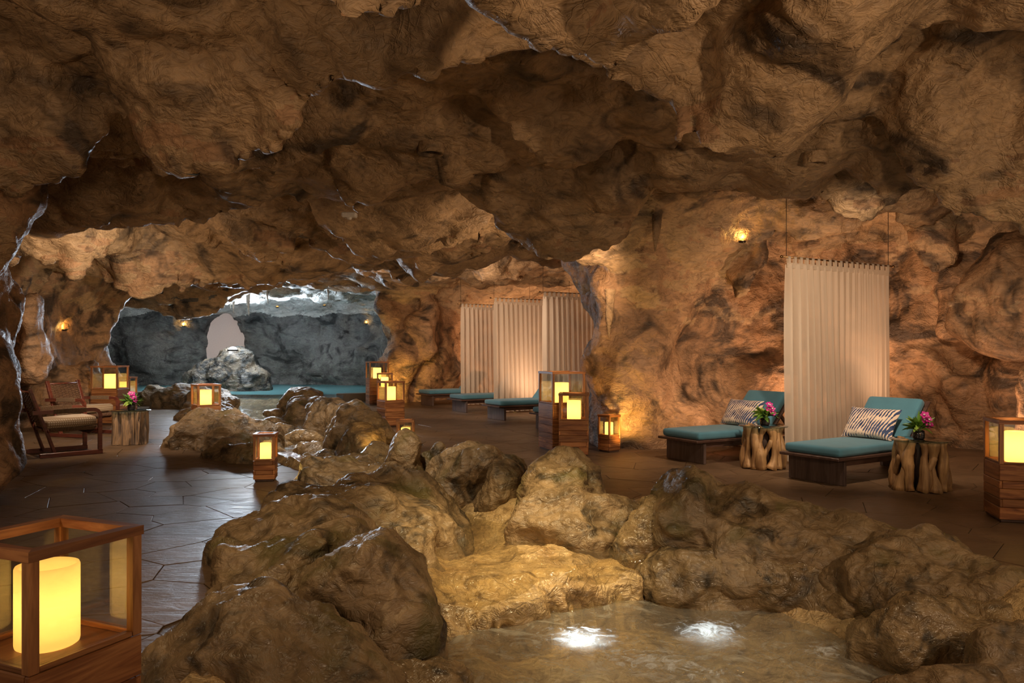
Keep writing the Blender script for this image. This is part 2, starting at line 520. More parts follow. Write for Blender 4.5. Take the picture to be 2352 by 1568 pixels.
M = {}
M['ceiling'] = rock_material('ceiling_rock', (0.45, 0.30, 0.17), (0.27, 0.178, 0.10), (0.085, 0.058, 0.038), (0.38, 0.70), 0.7, darkness=0.52, bump=0.85)
M['wall'] = rock_material('wall_rock', (0.43, 0.255, 0.14), (0.27, 0.152, 0.08), (0.07, 0.044, 0.028), (0.42, 0.75), 0.7, darkness=0.47, bump=0.8)
M['greywall'] = rock_material('grey_wall_rock', (0.16, 0.155, 0.145), (0.085, 0.08, 0.074), (0.026, 0.025, 0.024), (0.45, 0.8), 0.7, darkness=0.50)
M['boulder'] = rock_material('boulder_rock', (0.27, 0.185, 0.10), (0.155, 0.105, 0.056), (0.055, 0.04, 0.024), (0.30, 0.62), 1.3, moss=(0.09, 0.08, 0.02), spec=0.5, darkness=0.50, bump=0.65)
M['wetrock'] = rock_material('wet_boulder_rock', (0.30, 0.21, 0.11), (0.17, 0.115, 0.06), (0.05, 0.038, 0.024), (0.12, 0.42), 1.8, spec=0.6, darkness=0.52, bump=0.7)
M['travertine'] = rock_material('travertine', (0.60, 0.43, 0.22), (0.42, 0.27, 0.125), (0.15, 0.09, 0.04), (0.10, 0.35), 2.2, spec=0.6, darkness=0.54)
M['island'] = rock_material('island_rock', (0.19, 0.145, 0.10), (0.075, 0.060, 0.045), (0.013, 0.012, 0.011), (0.15, 0.5), 1.1, spec=0.5, darkness=0.42)
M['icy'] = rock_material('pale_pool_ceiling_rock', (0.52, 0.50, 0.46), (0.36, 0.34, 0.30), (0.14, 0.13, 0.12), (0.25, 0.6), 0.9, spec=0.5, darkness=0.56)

def floor_material(name, col, joint=False):
    nt = NT(name); p = position(nt)
    n1 = nt.noise(p, 1.4, 5, 0.6, 0.6)
    n2 = nt.noise(nt.mapping(p, (1, 3.0, 1), rot=(0, 0, 0.5)), 6, 6, 0.65, 1.0)
    c = nt.ramp(n1, [(0.3, tuple(x * 0.72 for x in col)), (0.7, tuple(x * 1.25 for x in col))])
    c = nt.mix(0.6, c, nt.ramp(n2, [(0.3, (0.62, 0.6, 0.58)), (0.65, (1.15, 1.13, 1.1))]), 'MULTIPLY')
    rnd = nt.n('ShaderNodeObjectInfo').outputs['Random']
    if not joint:
        c = nt.mix(1.0, c, nt.ramp(rnd, [(0, (0.86, 0.85, 0.84)), (1, (1.14, 1.12, 1.1))]), 'MULTIPLY')
    nb = nt.bump(n2, 0.35, 0.012); nb = nt.bump(nt.noise(p, 30, 3, 0.6, 0.4), 0.25, 0.004, nb)
    rg = nt.ramp(n2, [(0.3, (0.34,) * 3), (0.7, (0.55,) * 3)])
    return nt.done(nt.bsdf(c, rg, nb, 0.22))
M['flag'] = floor_material('flagstone', (0.155, 0.100, 0.060))
M['joint'] = floor_material('floor_joint', (0.09, 0.060, 0.038), True)

def wood_material(name, c1, c2, c3, rough=0.45, vary=0.35, axis=0, grain=1.0):
    nt = NT(name); p = objcoord(nt)
    rnd = nt.n('ShaderNodeObjectInfo').outputs['Random']
    off = nt.n('ShaderNodeVectorMath', operation='ADD'); nt.l(p, off.inputs[0])
    cb = nt.n('ShaderNodeCombineXYZ')
    for i in range(3): nt.l(nt.math('MULTIPLY', rnd, 17.0 + 9 * i), cb.inputs[i])
    nt.l(cb.outputs[0], off.inputs[1])
    sc = [14.0 * grain] * 3; sc[axis] = 1.3 * grain
    q = nt.mapping(off.outputs[0], tuple(sc))
    n1 = nt.noise(q, 1.0, 5, 0.6, 1.4)
    c = nt.ramp(n1, [(0.28, c3), (0.45, c1), (0.58, c2), (0.72, c1)])
    n2 = nt.noise(nt.mapping(q, (4, 4, 4)), 1.5, 3, 0.6, 0.2)
    c = nt.mix(0.4, c, nt.ramp(n2, [(0.3, (0.6, 0.58, 0.55)), (0.6, (1.08, 1.08, 1.08))]), 'MULTIPLY')
    c = nt.mix(1.0, c, nt.ramp(rnd, [(0, (1 - vary, 1 - vary * 1.1, 1 - vary * 1.15)), (1, (1 + vary * .6, 1 + vary * .5, 1 + vary * .4))]), 'MULTIPLY')
    nb = nt.bump(n1, 0.15, 0.004)
    return nt.done(nt.bsdf(c, rough, nb, 0.45))
M['teak'] = wood_material('teak', (0.25, 0.095, 0.034), (0.40, 0.18, 0.068), (0.085, 0.028, 0.012), 0.42, 0.45)
M['teakpost'] = wood_material('teak_post', (0.30, 0.125, 0.045), (0.44, 0.20, 0.08), (0.14, 0.05, 0.02), 0.42, 0.2, axis=2)
M['espresso'] = wood_material('espresso_wood', (0.075, 0.042, 0.034), (0.105, 0.062, 0.05), (0.045, 0.026, 0.022), 0.32, 0.1, axis=0, grain=0.8)
M['espresso_v'] = wood_material('espresso_wood_panel', (0.085, 0.058, 0.052), (0.12, 0.085, 0.076), (0.055, 0.036, 0.033), 0.35, 0.1, axis=2, grain=0.8)
M['mahogany'] = wood_material('mahogany', (0.13, 0.034, 0.022), (0.19, 0.055, 0.034), (0.075, 0.02, 0.014), 0.30, 0.1)
M['stumpwood'] = wood_material('stump_wood', (0.30, 0.17, 0.075), (0.48, 0.30, 0.14), (0.13, 0.065, 0.03), 0.55, 0.2, axis=2, grain=0.6)
M['greystump'] = wood_material('weathered_stump_wood', (0.17, 0.125, 0.095), (0.42, 0.27, 0.15), (0.07, 0.032, 0.024), 0.55, 0.1, axis=2, grain=0.9)
M['stem_shade'] = wood_material('shade_core', (0.03, 0.012, 0.008), (0.045, 0.02, 0.012), (0.02, 0.008, 0.006), 0.7, 0.05, axis=2)  # dark tone stands in for the shade between the stems

def fabric(name, col, rough=0.85, weave=900.0, bump=0.3, vary=0.12, sheen=0.2):
    nt = NT(name); p = objcoord(nt)
    n1 = nt.noise(p, weave * 0.35, 2, 0.6); n2 = nt.noise(p, 5, 3, 0.6)
    c = nt.mix(1.0, col, nt.ramp(n1, [(0.3, (1 - vary,) * 3), (0.7, (1 + vary,) * 3)]), 'MULTIPLY')
    c = nt.mix(1.0, c, nt.ramp(n2, [(0.3, (0.92,) * 3), (0.7, (1.06,) * 3)]), 'MULTIPLY')
    nb = nt.bump(n1, bump, 0.003)
    return nt.done(nt.bsdf(c, rough, nb, 0.25, Sheen_Weight=sheen))
M['teal'] = fabric('teal_canvas', (0.07, 0.20, 0.285))
M['dirtwhite'] = fabric('white_cloth', (0.7, 0.66, 0.6))

def pillow_material():
    nt = NT('ikat_print'); p = objcoord(nt)
    warp = nt.noise(p, 5, 3, 0.6, 0.5)
    sep = nt.n('ShaderNodeSeparateXYZ'); nt.l(p, sep.inputs[0])
    # slanted fine strokes in cream over navy blotches
    s = nt.math('ADD', nt.math('MULTIPLY', sep.outputs[0], 170.0), nt.math('MULTIPLY', sep.outputs[1], -60.0))
    s = nt.math('ADD', s, nt.math('MULTIPLY', warp, 7.0))
    st = nt.math('SINE', s)
    blot = nt.noise(nt.mapping(p, (5.5, 10, 5)), 1.0, 3, 0.55, 0.8)
    band = nt.math('SINE', nt.math('ADD', nt.math('MULTIPLY', sep.outputs[1], 30.0), nt.math('MULTIPLY', nt.noise(nt.mapping(p, (6, 1, 1)), 1.0, 2), 7.0)))
    k = nt.math('ADD', nt.math('MULTIPLY', st, 0.85), nt.math('ADD', nt.math('MULTIPLY', nt.math('SUBTRACT', blot, 0.5), 4.5), nt.math('MULTIPLY', band, 0.40)))
    f = nt.ramp(k, [(0.05, (0, 0, 0)), (0.17, (1, 1, 1))])
    ink = nt.ramp(nt.noise(p, 8, 2), [(0.35, (0.015, 0.03, 0.09)), (0.65, (0.06, 0.09, 0.19))])
    c = nt.mix(f, (0.68, 0.56, 0.46), ink)
    nb = nt.bump(nt.noise(p, 300, 2), 0.3, 0.003)
    return nt.done(nt.bsdf(c, 0.85, nb, 0.2))
M['ikat'] = pillow_material()

def seat_cushion_material():
    nt = NT('diamond_weave'); p = objcoord(nt)
    sep = nt.n('ShaderNodeSeparateXYZ'); nt.l(p, sep.inputs[0])
    h = nt.math('ADD', sep.outputs[0], sep.outputs[1])
    a = nt.math('SINE', nt.math('MULTIPLY', nt.math('ADD', h, nt.math('MULTIPLY', sep.outputs[2], 0.9)), 110.0))
    b = nt.math('SINE', nt.math('MULTIPLY', nt.math('SUBTRACT', h, nt.math('MULTIPLY', sep.outputs[2], 0.9)), 110.0))
    k = nt.math('MULTIPLY', a, b)
    c = nt.ramp(k, [(0.30, (0.30, 0.21, 0.13)), (0.62, (0.60, 0.50, 0.38))])
    return nt.done(nt.bsdf(c, 0.9, nt.bump(k, 0.2, 0.003), 0.2))
M['diamond'] = seat_cushion_material()

def rope_material(name, col):
    nt = NT(name); p = objcoord(nt)
    n1 = nt.noise(p, 90, 3, 0.6)
    c = nt.mix(1.0, col, nt.ramp(n1, [(0.3, (0.6,) * 3), (0.7, (1.25,) * 3)]), 'MULTIPLY')
    return nt.done(nt.bsdf(c, 0.7, nt.bump(n1, 0.4, 0.003), 0.3))
M['rope'] = rope_material('rope_wrap', (0.17, 0.105, 0.06))
M['strap'] = rope_material('leather_strap', (0.16, 0.085, 0.05))

def curtain_material():
    nt = NT('sheer_linen'); p = objcoord(nt)
    a = nt.noise(nt.mapping(p, (260, 260, 12)), 1.0, 2, 0.6); b = nt.noise(nt.mapping(p, (10, 10, 300)), 1.0, 2, 0.6)
    k = nt.math('ADD', a, b)
    c = nt.ramp(k, [(0.35, (0.62, 0.53, 0.44)), (0.65, (0.80, 0.71, 0.61))])
    d = nt.n('ShaderNodeBsdfDiffuse'); nt.l(c, d.inputs[0])
    t = nt.n('ShaderNodeBsdfTranslucent'); nt.l(c, t.inputs[0])
    tr = nt.n('ShaderNodeBsdfTransparent')
    m1 = nt.n('ShaderNodeMixShader'); m1.inputs[0].default_value = 0.55; nt.l(d.outputs[0], m1.inputs[1]); nt.l(t.outputs[0], m1.inputs[2])
    m2 = nt.n('ShaderNodeMixShader'); m2.inputs[0].default_value = 0.14; nt.l(m1.outputs[0], m2.inputs[1]); nt.l(tr.outputs[0], m2.inputs[2])
    return nt.done(m2)
M['linen'] = curtain_material()

def simple(name, col, rough=0.4, metal=0.0, emit=None, estr=0.0, spec=0.5):
    nt = NT(name)
    n1 = nt.noise(objcoord(nt), 40, 2, 0.5)
    c = nt.mix(1.0, col, nt.ramp(n1, [(0.3, (0.9,) * 3), (0.7, (1.08,) * 3)]), 'MULTIPLY')
    b = nt.bsdf(c, rough, None, spec, Metallic=metal)
    if emit:
        b.inputs['Emission Color'].default_value = (*emit, 1); b.inputs['Emission Strength'].default_value = estr
    return nt.done(b)
M['bronze'] = simple('bronze_rod', (0.22, 0.13, 0.06), 0.35, 1.0)
M['wire'] = simple('dark_wire', (0.05, 0.035, 0.025), 0.5, 0.5)
M['darkmetal'] = simple('dark_metal', (0.03, 0.025, 0.022), 0.35, 0.8)
M['whiteplastic'] = simple('white_plastic', (0.6, 0.55, 0.5), 0.4)
M['leaf'] = simple('leaf_green', (0.09, 0.20, 0.03), 0.4)
M['leaflight'] = simple('leaf_light_green', (0.26, 0.40, 0.07), 0.4)
M['petal'] = simple('orchid_petal', (0.5, 0.02, 0.26), 0.5)
M['petalwhite'] = simple('orchid_lip', (0.7, 0.5, 0.6), 0.5)
M['vase'] = simple('dark_glass_vase', (0.02, 0.018, 0.02), 0.08, 0.0, spec=0.8)
M['kerb'] = simple('mosaic_kerb', (0.16, 0.13, 0.105), 0.35)
M['amber'] = simple('amber_lamp', (0.6, 0.3, 0.05), 0.4, 0.0, (1.0, 0.55, 0.10), 9.0)
M['coolemit'] = simple('cool_lamp', (0.9, 0.9, 0.9), 0.4, 0.0, (0.8, 0.9, 1.0), 14.0)
M['scrim'] = simple('backlit_scrim', (0.34, 0.27, 0.24), 0.9, 0.0, (0.95, 0.74, 0.64), 0.15)

def glass_material(name, tint, refl=0.10, rough=0.02):
    nt = NT(name)
    lw = nt.n('ShaderNodeLayerWeight'); lw.inputs['Blend'].default_value = 0.5
    f = nt.math('ADD', nt.math('MULTIPLY', nt.math('POWER', lw.outputs['Facing'], 4.0), 0.8), refl, True)
    t = nt.n('ShaderNodeBsdfTransparent'); t.inputs[0].default_value = (*tint, 1)
    g = nt.n('ShaderNodeBsdfGlossy'); g.inputs['Roughness'].default_value = rough
    m = nt.n('ShaderNodeMixShader'); nt.l(f, m.inputs[0]); nt.l(t.outputs[0], m.inputs[1]); nt.l(g.outputs[0], m.inputs[2])
    return nt.done(m)
M['glass'] = glass_material('lantern_glass', (0.95, 0.95, 0.93), 0.10)
M['tabletop'] = glass_material('table_glass', (0.55, 0.66, 0.66), 0.16)

def water_material(name, tint, body, cloud=0.12, scale=7.0, strength=0.35, rough=0.04, foam=None, mirror=0.9):
    nt = NT(name); p = position(nt)
    n1 = nt.noise(p, scale, 4, 0.55, 1.2); n2 = nt.noise(nt.mapping(p, (1, 0.5, 1)), scale * 3, 3, 0.5, 0.6)
    nb = nt.bump(n1, strength, 0.05); nb = nt.bump(n2, strength * 0.5, 0.012, nb)
    fr = nt.n('ShaderNodeLayerWeight'); fr.inputs['Blend'].default_value = 0.5; nt.l(nb, fr.inputs['Normal'])
    frf = nt.math('ADD', nt.math('MULTIPLY', nt.math('POWER', fr.outputs['Facing'], 4.0), mirror), 0.03, True)
    t = nt.n('ShaderNodeBsdfTransparent'); t.inputs[0].default_value = (*tint, 1)
    d = nt.n('ShaderNodeBsdfTranslucent'); d.inputs[0].default_value = (*body, 1)
    d2 = nt.n('ShaderNodeBsdfDiffuse'); d2.inputs[0].default_value = (*body, 1); nt.l(nb, d2.inputs['Normal'])
    md = nt.n('ShaderNodeMixShader'); md.inputs[0].default_value = 0.5; nt.l(d.outputs[0], md.inputs[1]); nt.l(d2.outputs[0], md.inputs[2])
    m1 = nt.n('ShaderNodeMixShader')
    if foam is not None:
        fn = nt.noise(p, 2.6, 7, 0.68, 2.4)
        nt.l(nt.ramp(fn, [(foam, (cloud,) * 3), (foam + 0.13, (min(1, cloud + 0.55),) * 3)]), m1.inputs[0])
    else:
        m1.inputs[0].default_value = cloud
    nt.l(t.outputs[0], m1.inputs[1]); nt.l(md.outputs[0], m1.inputs[2])
    g = nt.n('ShaderNodeBsdfGlossy'); g.inputs['Roughness'].default_value = rough; nt.l(nb, g.inputs['Normal'])
    m2 = nt.n('ShaderNodeMixShader'); nt.l(frf, m2.inputs[0]); nt.l(m1.outputs[0], m2.inputs[1]); nt.l(g.outputs[0], m2.inputs[2])
    return nt.done(m2)
M['streamwater'] = water_material('stream_water', (0.93, 0.90, 0.80), (0.55, 0.47, 0.32), 0.10, 6.0, 0.22)
M['frontwater'] = water_material('front_pool_water', (0.90, 0.88, 0.76), (0.66, 0.66, 0.60), 0.28, 5.0, 0.40, foam=0.52)
M['poolwater'] = water_material('pool_water', (0.60, 0.86, 0.90), (0.30, 0.66, 0.72), 0.85, 5.0, 0.25, 0.10, mirror=0.4)

def candle_material(name, strength):
    nt = NT(name)
    d = nt.n('ShaderNodeBsdfTranslucent'); d.inputs[0].default_value = (0.95, 0.80, 0.46, 1)
    df = nt.n('ShaderNodeBsdfDiffuse'); df.inputs[0].default_value = (0.75, 0.52, 0.18, 1)
    m = nt.n('ShaderNodeMixShader'); m.inputs[0].default_value = 0.35; nt.l(d.outputs[0], m.inputs[1]); nt.l(df.outputs[0], m.inputs[2])
    e = nt.n('ShaderNodeEmission'); e.inputs[0].default_value = (1.0, 0.62, 0.16, 1); e.inputs[1].default_value = strength
    a = nt.n('ShaderNodeAddShader'); nt.l(m.outputs[0], a.inputs[0]); nt.l(e.outputs[0], a.inputs[1])
    return nt.done(a)
M['wax'] = candle_material('wax_candle', 0.95)
M['waxdim'] = candle_material('wax_candle_low', 0.42)

def foam_material():
    nt = NT('white_foam'); p = position(nt); o = objcoord(nt)
    ln = nt.n('ShaderNodeVectorMath', operation='LENGTH'); nt.l(o, ln.inputs[0])
    n = nt.noise(p, 7, 6, 0.72, 2.2)
    k = nt.math('SUBTRACT', nt.math('ADD', nt.math('MULTIPLY', n, 3.4), -1.25), ln.outputs['Value'])
    f = nt.ramp(k, [(0.02, (0, 0, 0)), (0.55, (0.9, 0.9, 0.9))])
    d = nt.n('ShaderNodeBsdfDiffuse'); d.inputs[0].default_value = (0.80, 0.82, 0.84, 1)
    t = nt.n('ShaderNodeBsdfTranslucent'); t.inputs[0].default_value = (0.74, 0.82, 0.94, 1)
    m = nt.n('ShaderNodeMixShader'); m.inputs[0].default_value = 0.6; nt.l(d.outputs[0], m.inputs[1]); nt.l(t.outputs[0], m.inputs[2])
    tr = nt.n('ShaderNodeBsdfTransparent')
    mm = nt.n('ShaderNodeMixShader'); nt.l(f, mm.inputs[0]); nt.l(tr.outputs[0], mm.inputs[1]); nt.l(m.outputs[0], mm.inputs[2])
    return nt.done(mm)
M['foam'] = foam_material()

# ------------------------------------------------------------------ cave shell (ceiling and walls)
PLAN = [(-3.9, -2.5), (-4.3, 1.5), (-5.2, 5.0), (-5.55, 7.0), (-5.6, 8.2), (-6.3, 8.9), (-7.6, 9.6), (-8.7, 11), (-9.1, 13), (-9.3, 15),
        (-8.95, 16.8), (-8.9, 17.7), (-9.8, 18.8), (-12.0, 20.0), (-14.5, 22.0), (-15.4, 25), (-14.5, 28.2), (-11, 29.0), (-7, 29.0), (-4.8, 28.2),
        (-3.9, 26.4), (-3.9, 24.2), (-3.6, 22.9), (-3.0, 22.3), (-2.2, 22.4), (-1.8, 23.2), (-0.7, 24.2), (1.0, 25.0), (3.4, 24.6), (5.2, 22), (5.6, 18),
        (4.4, 15.3), (2.8, 14.0), (1.6, 13.4), (1.2, 12.9), (1.3, 12.3), (1.95, 11.65), (2.8, 12.0), (4.2, 12.75), (5.8, 12.7), (7.0, 11.6),
        (7.6, 9.6), (7.4, 7.0), (6.3, 4.0), (5.2, 0.5), (4.8, -2.5)]
def plan_distance(x, y):
    P = np.array(PLAN, np.float32)
    d = np.full(x.shape, 1e9, np.float32); inside = np.zeros(x.shape, bool)
    for i in range(len(P)):
        a = P[i]; b = P[(i + 1) % len(P)]
        e = b - a
        if i == len(P) - 1:   # the open end behind the camera is no wall
            pass
        else:
            t = np.clip(((x - a[0]) * e[0] + (y - a[1]) * e[1]) / (e @ e), 0, 1)
            d = np.minimum(d, np.hypot(x - a[0] - t * e[0], y - a[1] - t * e[1]))
        c = ((a[1] <= y) & (b[1] > y)) | ((b[1] <= y) & (a[1] > y))
        xi = a[0] + (y - a[1]) / (e[1] if abs(e[1]) > 1e-9 else 1e-9) * e[0]
        inside ^= c & (x < xi)
    return np.where(inside, d, -d)

def ceiling_height(x, y):
    h = np.interp(y, [0, 5, 8, 11, 15, 19, 22, 25, 29], [3.85, 3.85, 3.8, 3.65, 3.5, 3.45, 3.40, 3.35, 3.2]).astype(np.float32)
    h = h + 0.25 * np.clip((x - 2) / 5, 0, 1) * np.clip((12 - y) / 4, 0, 1)
    g = lambda t, w: np.exp(-(t / w) ** 2)
    s = lambda a, b, v: np.clip((v - a) / (b - a), 0, 1)
    wob = 0.7 * pnoise(x * 0.35, y * 0.35, 0.5, 5)
    h = h - 0.36 * g(y - 8.6 - 0.15 * x - wob, 0.75) * s(1.5, -1.0, x)
    h = h - 0.40 * g(y - 14.0 + 0.10 * x - wob, 0.9) * s(0.5, -1.5, x)
    h = h - 0.30 * g(y - 11.2 - 0.1 * x - wob, 0.7) * s(-4.0, -2.0, x) * s(2.4, 1.2, x)
    h = h - (0.10 + 0.60 * s(-6.6, -7.8, x)) * g(y - 20.6 + 0.06 * x + wob, 0.9) * s(-2.2, -4.0, x)
    h = h - 0.28 * g(y - 17.4 - wob, 0.8) * s(-1.0, -3.0, x)
    # ridge that runs to the upper right
    h = h - 0.40 * g(y - 8.9 + 0.35 * (x - 1.0) - wob, 0.7) * s(0.6, 1.6, x)
    # scalloped shelves: each hangs lower and lower away from the camera, then ends in a lip
    wx = x + 0.55 * fbm(x * 0.7, y * 0.7, 1.3, 2, 11); wy = y + 0.55 * fbm(x * 0.7, y * 0.7, 4.3, 2, 12)
    f1, f2, idv = worley2(wx / 1.7, wy / 1.5, 3)
    lobe = np.sqrt(np.clip(1 - (f1 / 0.75) ** 2, 0, 1)) * (0.30 + 0.70 * idv)
    near = np.interp(y, [4, 10, 14, 19, 22, 24], [1.0, 0.9, 0.6, 0.4, 0.3, 0.3])
    ph = (wy + 0.5 * lobe + 0.9 * pnoise(x * 0.45, y * 0.25, 2.2, 14) + 0.12 * x) / 2.05
    k = np.floor(ph); t = ph - k
    A = 0.30 + 0.75 * np.clip(0.55 + 1.1 * pnoise(x * 0.45 + 3.7 * k, k * 1.3, 0.7, 15), 0, 1)
    saw = np.where(t < 0.90, (t / 0.90) ** 1.25, 1 - ((t - 0.90) / 0.10)) 
    h = h - (A * saw - 0.30) * near
    h = h - (0.75 * lobe - 0.32) * near
    g1, g2, gid = worley2(wx / 0.75 + 5, wy / 0.62 + 9, 8)
    lobe2 = np.sqrt(np.clip(1 - (g1 / 0.75) ** 2, 0, 1)) * (0.1 + 0.9 * gid)
    h = h - np.interp(y, [4, 9, 12, 18, 24], [0.12, 0.22, 0.36, 0.30, 0.28]) * (lobe2 - 0.25)
    return h

SHELL_LOBES = [  # protruding bulges of the walls: centre, radii, rotation
    ((-5.85, 7.9, 0.45), (0.62, 0.8, 0.8), 0), ((-5.72, 8.0, 1.9), (0.62, 0.8, 1.2), 0), ((-5.7, 7.7, 3.1), (0.7, 0.9, 0.7), 0),
    ((-8.6, 14.0, 1.75), (0.30, 0.55, 0.75), 30), ((-9.0, 12.5, 0.5), (0.6, 0.8, 0.9), 0), ((-9.0, 16.4, 0.5), (0.5, 0.7, 0.8), 0),
    ((3.62, 12.0, 2.62), (0.20, 0.28, 0.52), 0), ((6.2, 11.6, 3.25), (0.24, 0.3, 0.50), 20),
    ((1.75, 12.15, 1.0), (0.62, 0.6, 1.2), 30), ((2.1, 12.1, 2.6), (0.8, 0.5, 0.9), 30), ((1.35, 12.6, 3.3), (0.35, 0.6, 0.9), 10),
    ((-3.2, 22.3, 1.0), (0.5, 0.5, 1.1), 0), ((-2.5, 22.2, 2.1), (0.45, 0.4, 0.9), 20), ((-3.5, 22.4, 2.6), (0.4, 0.5, 0.7), 0),
    ((6.9, 9.6, 0.6), (0.7, 0.9, 0.9), 0), ((6.7, 10.6, 2.2), (0.6, 0.7, 0.8), 20),
]

def build_shell():
    ds = 0.0062
    v = np.arange(math.log(4.0), math.log(37.6), ds)
    s = np.exp(v)
    u = np.arange(-0.56, 0.56, ds)
    zz = np.concatenate([np.arange(-0.35, 2.2, 0.075), np.arange(2.2, 4.95, 0.055)]).astype(np.float32)
    X2 = (u[:, None] * s[None, :]).astype(np.float32); Y2 = np.broadcast_to((s - 7.0)[None, :], X2.shape).astype(np.float32)
    X2 = X2 + np.interp(Y2, [0, 12, 22, 30], [0.6, -0.4, -3.5, -5.0]).astype(np.float32)   # the cave drifts to the left
    dp = plan_distance(X2, Y2)
    hc = ceiling_height(X2, Y2)
    nx, ny = X2.shape; nz = len(zz)
    X = np.broadcast_to(X2[:, :, None], (nx, ny, nz)); Y = np.broadcast_to(Y2[:, :, None], (nx, ny, nz)); Z = np.broadcast_to(zz[None, None, :], (nx, ny, nz))
    ceil_term = hc[:, :, None] - Z
    lean = 0.10 * np.sin(Z * 2.1 + X * 0.9 + Y * 0.7)
    wall_term = dp[:, :, None] + 0.15 + lean - 0.22 * np.clip(Z - 2.0, 0, 3)
    F = smin(wall_term, ceil_term, 0.9).astype(np.float32)
    F = np.where(Y > 30.2, -1, F)
    band = np.abs(F) < 1.0
    bx, by, bz = X[band], Y[band], Z[band]
    wallness = np.clip((ceil_term[band] - wall_term[band]) / 1.0 + 0.6, 0.25, 1)
    wx = bx + 0.35 * pnoise(bx * 0.9, by * 0.9, bz * 0.9, 31); wz = bz + 0.35 * pnoise(bx * 0.9, by * 0.9, bz * 0.9 + 9, 32)
    d = wallness * (0.42 * pnoise(wx * 0.75, by * 0.75, wz * 0.6, 21) + 0.26 * (0.35 - np.abs(pnoise(wx * 1.3, by * 1.3, wz * 0.9, 22))))
    Fb = F[band] + d
    for c, r, rot in SHELL_LOBES:
        near = (np.abs(bx - c[0]) < r[0] + r[1] + .7) & (np.abs(by - c[1]) < r[0] + r[1] + .7) & (np.abs(bz - c[2]) < r[2] + .7)
        Fb[near] = smin(Fb[near], ellipsoid(wx[near], by[near], wz[near], c, r, rot), 0.28)
    # the arched opening in the back wall
    ax = (bx + 10.75) + 0.12 * pnoise(bx * 2, bz * 2, 0.3, 40); az = bz - 1.65
    arch = (1 - np.hypot(ax / 0.76, np.where(az > 0, az / 1.25, az / 1.1))) * 0.75
    Fb = np.maximum(Fb, np.minimum(arch, by - 26.5))
    F[band] = Fb
    F[:, -1, :] = -1
    V, Q = surface_nets(F, X, Y, Z)
    V = laplace(V, Q, 1, 0.4)
    V, Q = quad_subdivide(V, Q)
    V = laplace(V, Q, 1, 0.5)
    N = vnormals(V, Q)
    x, y, z = (V[:, i].astype(np.float32) for i in range(3))
    # sculpted relief on top: pillowy knobs, ridges and wrinkles
    wx = x + 0.25 * pnoise(x * 1.7, y * 1.7, z * 1.7, 51); wy = y + 0.25 * pnoise(x * 1.7, y * 1.7, z * 1.7 + 5, 52); wz = z
    k = worley3(wx / 0.55, wy / 0.55, wz / 0.55, 53)
    disp = 0.085 * np.clip(1 - k * k * 1.4, -0.4, 1) * np.clip(0.4 + 1.6 * pnoise(x * 0.6, y * 0.6, z * 0.6, 54), 0.08, 1.2)
    disp += 0.085 * fbm(wx * 1.9, wy * 1.9, wz * 1.9, 3, 55)
    disp += 0.040 * (fbm(wx * 3.1, wy * 3.1, wz * 2.3, 3, 60, True) - 0.3)
    fall = np.clip(y / 3.0, 0.3, 1)
    V = V + N * (disp * fall)[:, None]
    N = vnormals(V, Q)
    C = V[Q].mean(1)
    fn = N[Q].mean(1)
    return V, Q, N, C, fn, disp

shV, shQ, shN, shC, shF, _d = build_shell()
def ray_ceiling(x, y):
    """height of the ceiling mesh above a point (nearest vertex that faces down)"""
    m = (np.abs(shV[:, 0] - x) < 0.12) & (np.abs(shV[:, 1] - y) < 0.12) & (shV[:, 2] > 2.0)
    return float(shV[m, 2].min()) if m.any() else 3.3
def surface_at(px, py, off=0.0, lo=3.0):
    """point of the rock shell that the line of sight through a frame pixel meets, and its normal"""
    u = (px - 1176) / FPX; v = (803 - py) / FPX
    y = shV[:, 1]; ok = y > lo
    e = np.hypot(shV[:, 0] / np.maximum(y, .1) - u, (shV[:, 2] - 1.5) / np.maximum(y, .1) - v)
    e = np.where(ok, e, 9)
    c = np.nonzero(e < 0.006)[0]
    if len(c) == 0: c = np.argsort(e)[:4]
    i = c[np.argmin(y[c])]
    return Vector(shV[i]) + Vector(shN[i]) * off, Vector(shN[i])
cx, cy = shC[:, 0], shC[:, 1]
in_pool = (cx < -3.35) & (cy > np.interp(cx, [-16, -10, -8.9, -3.7], [19.0, 19.2, 18.3, 22.9]))
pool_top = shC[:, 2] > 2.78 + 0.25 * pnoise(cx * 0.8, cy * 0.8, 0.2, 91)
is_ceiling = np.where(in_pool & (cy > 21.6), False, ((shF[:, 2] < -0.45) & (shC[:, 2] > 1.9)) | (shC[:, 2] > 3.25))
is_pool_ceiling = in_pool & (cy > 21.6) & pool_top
def high_ceiling(x, y, r):
    m = (np.abs(shV[:, 0] - x) < r + 0.05) & (np.abs(shV[:, 1] - y) < r + 0.05) & (shV[:, 2] > 2.0) & (shN[:, 2] < 0)
    return float(shV[m, 2].max()) if m.any() else 3.4
is_back = (~is_ceiling) & in_pool & ~is_pool_ceiling
is_left = (~is_ceiling) & (~is_back) & (~is_pool_ceiling) & (cx < np.interp(cy, [0, 12, 20], [0, -3.0, -6.0]))
is_right = ~(is_ceiling | is_back | is_left | is_pool_ceiling)
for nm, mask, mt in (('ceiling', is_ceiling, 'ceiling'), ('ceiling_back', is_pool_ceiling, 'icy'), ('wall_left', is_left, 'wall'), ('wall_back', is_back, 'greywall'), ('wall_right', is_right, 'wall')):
    q = shQ[mask]
    used, inv = np.unique(q, return_inverse=True)
    me = np_mesh(nm, shV[used], inv.reshape(q.shape), True, shN[used])
    tag(link(nm, me, M[mt]), kind='structure')
b = MB(); b.box((-10.75, 29.45, 1.75), (2.6, 0.05, 3.2), None, 0.01)
w1 = b.build('window_1', M['scrim']); tag(w1, kind='structure')

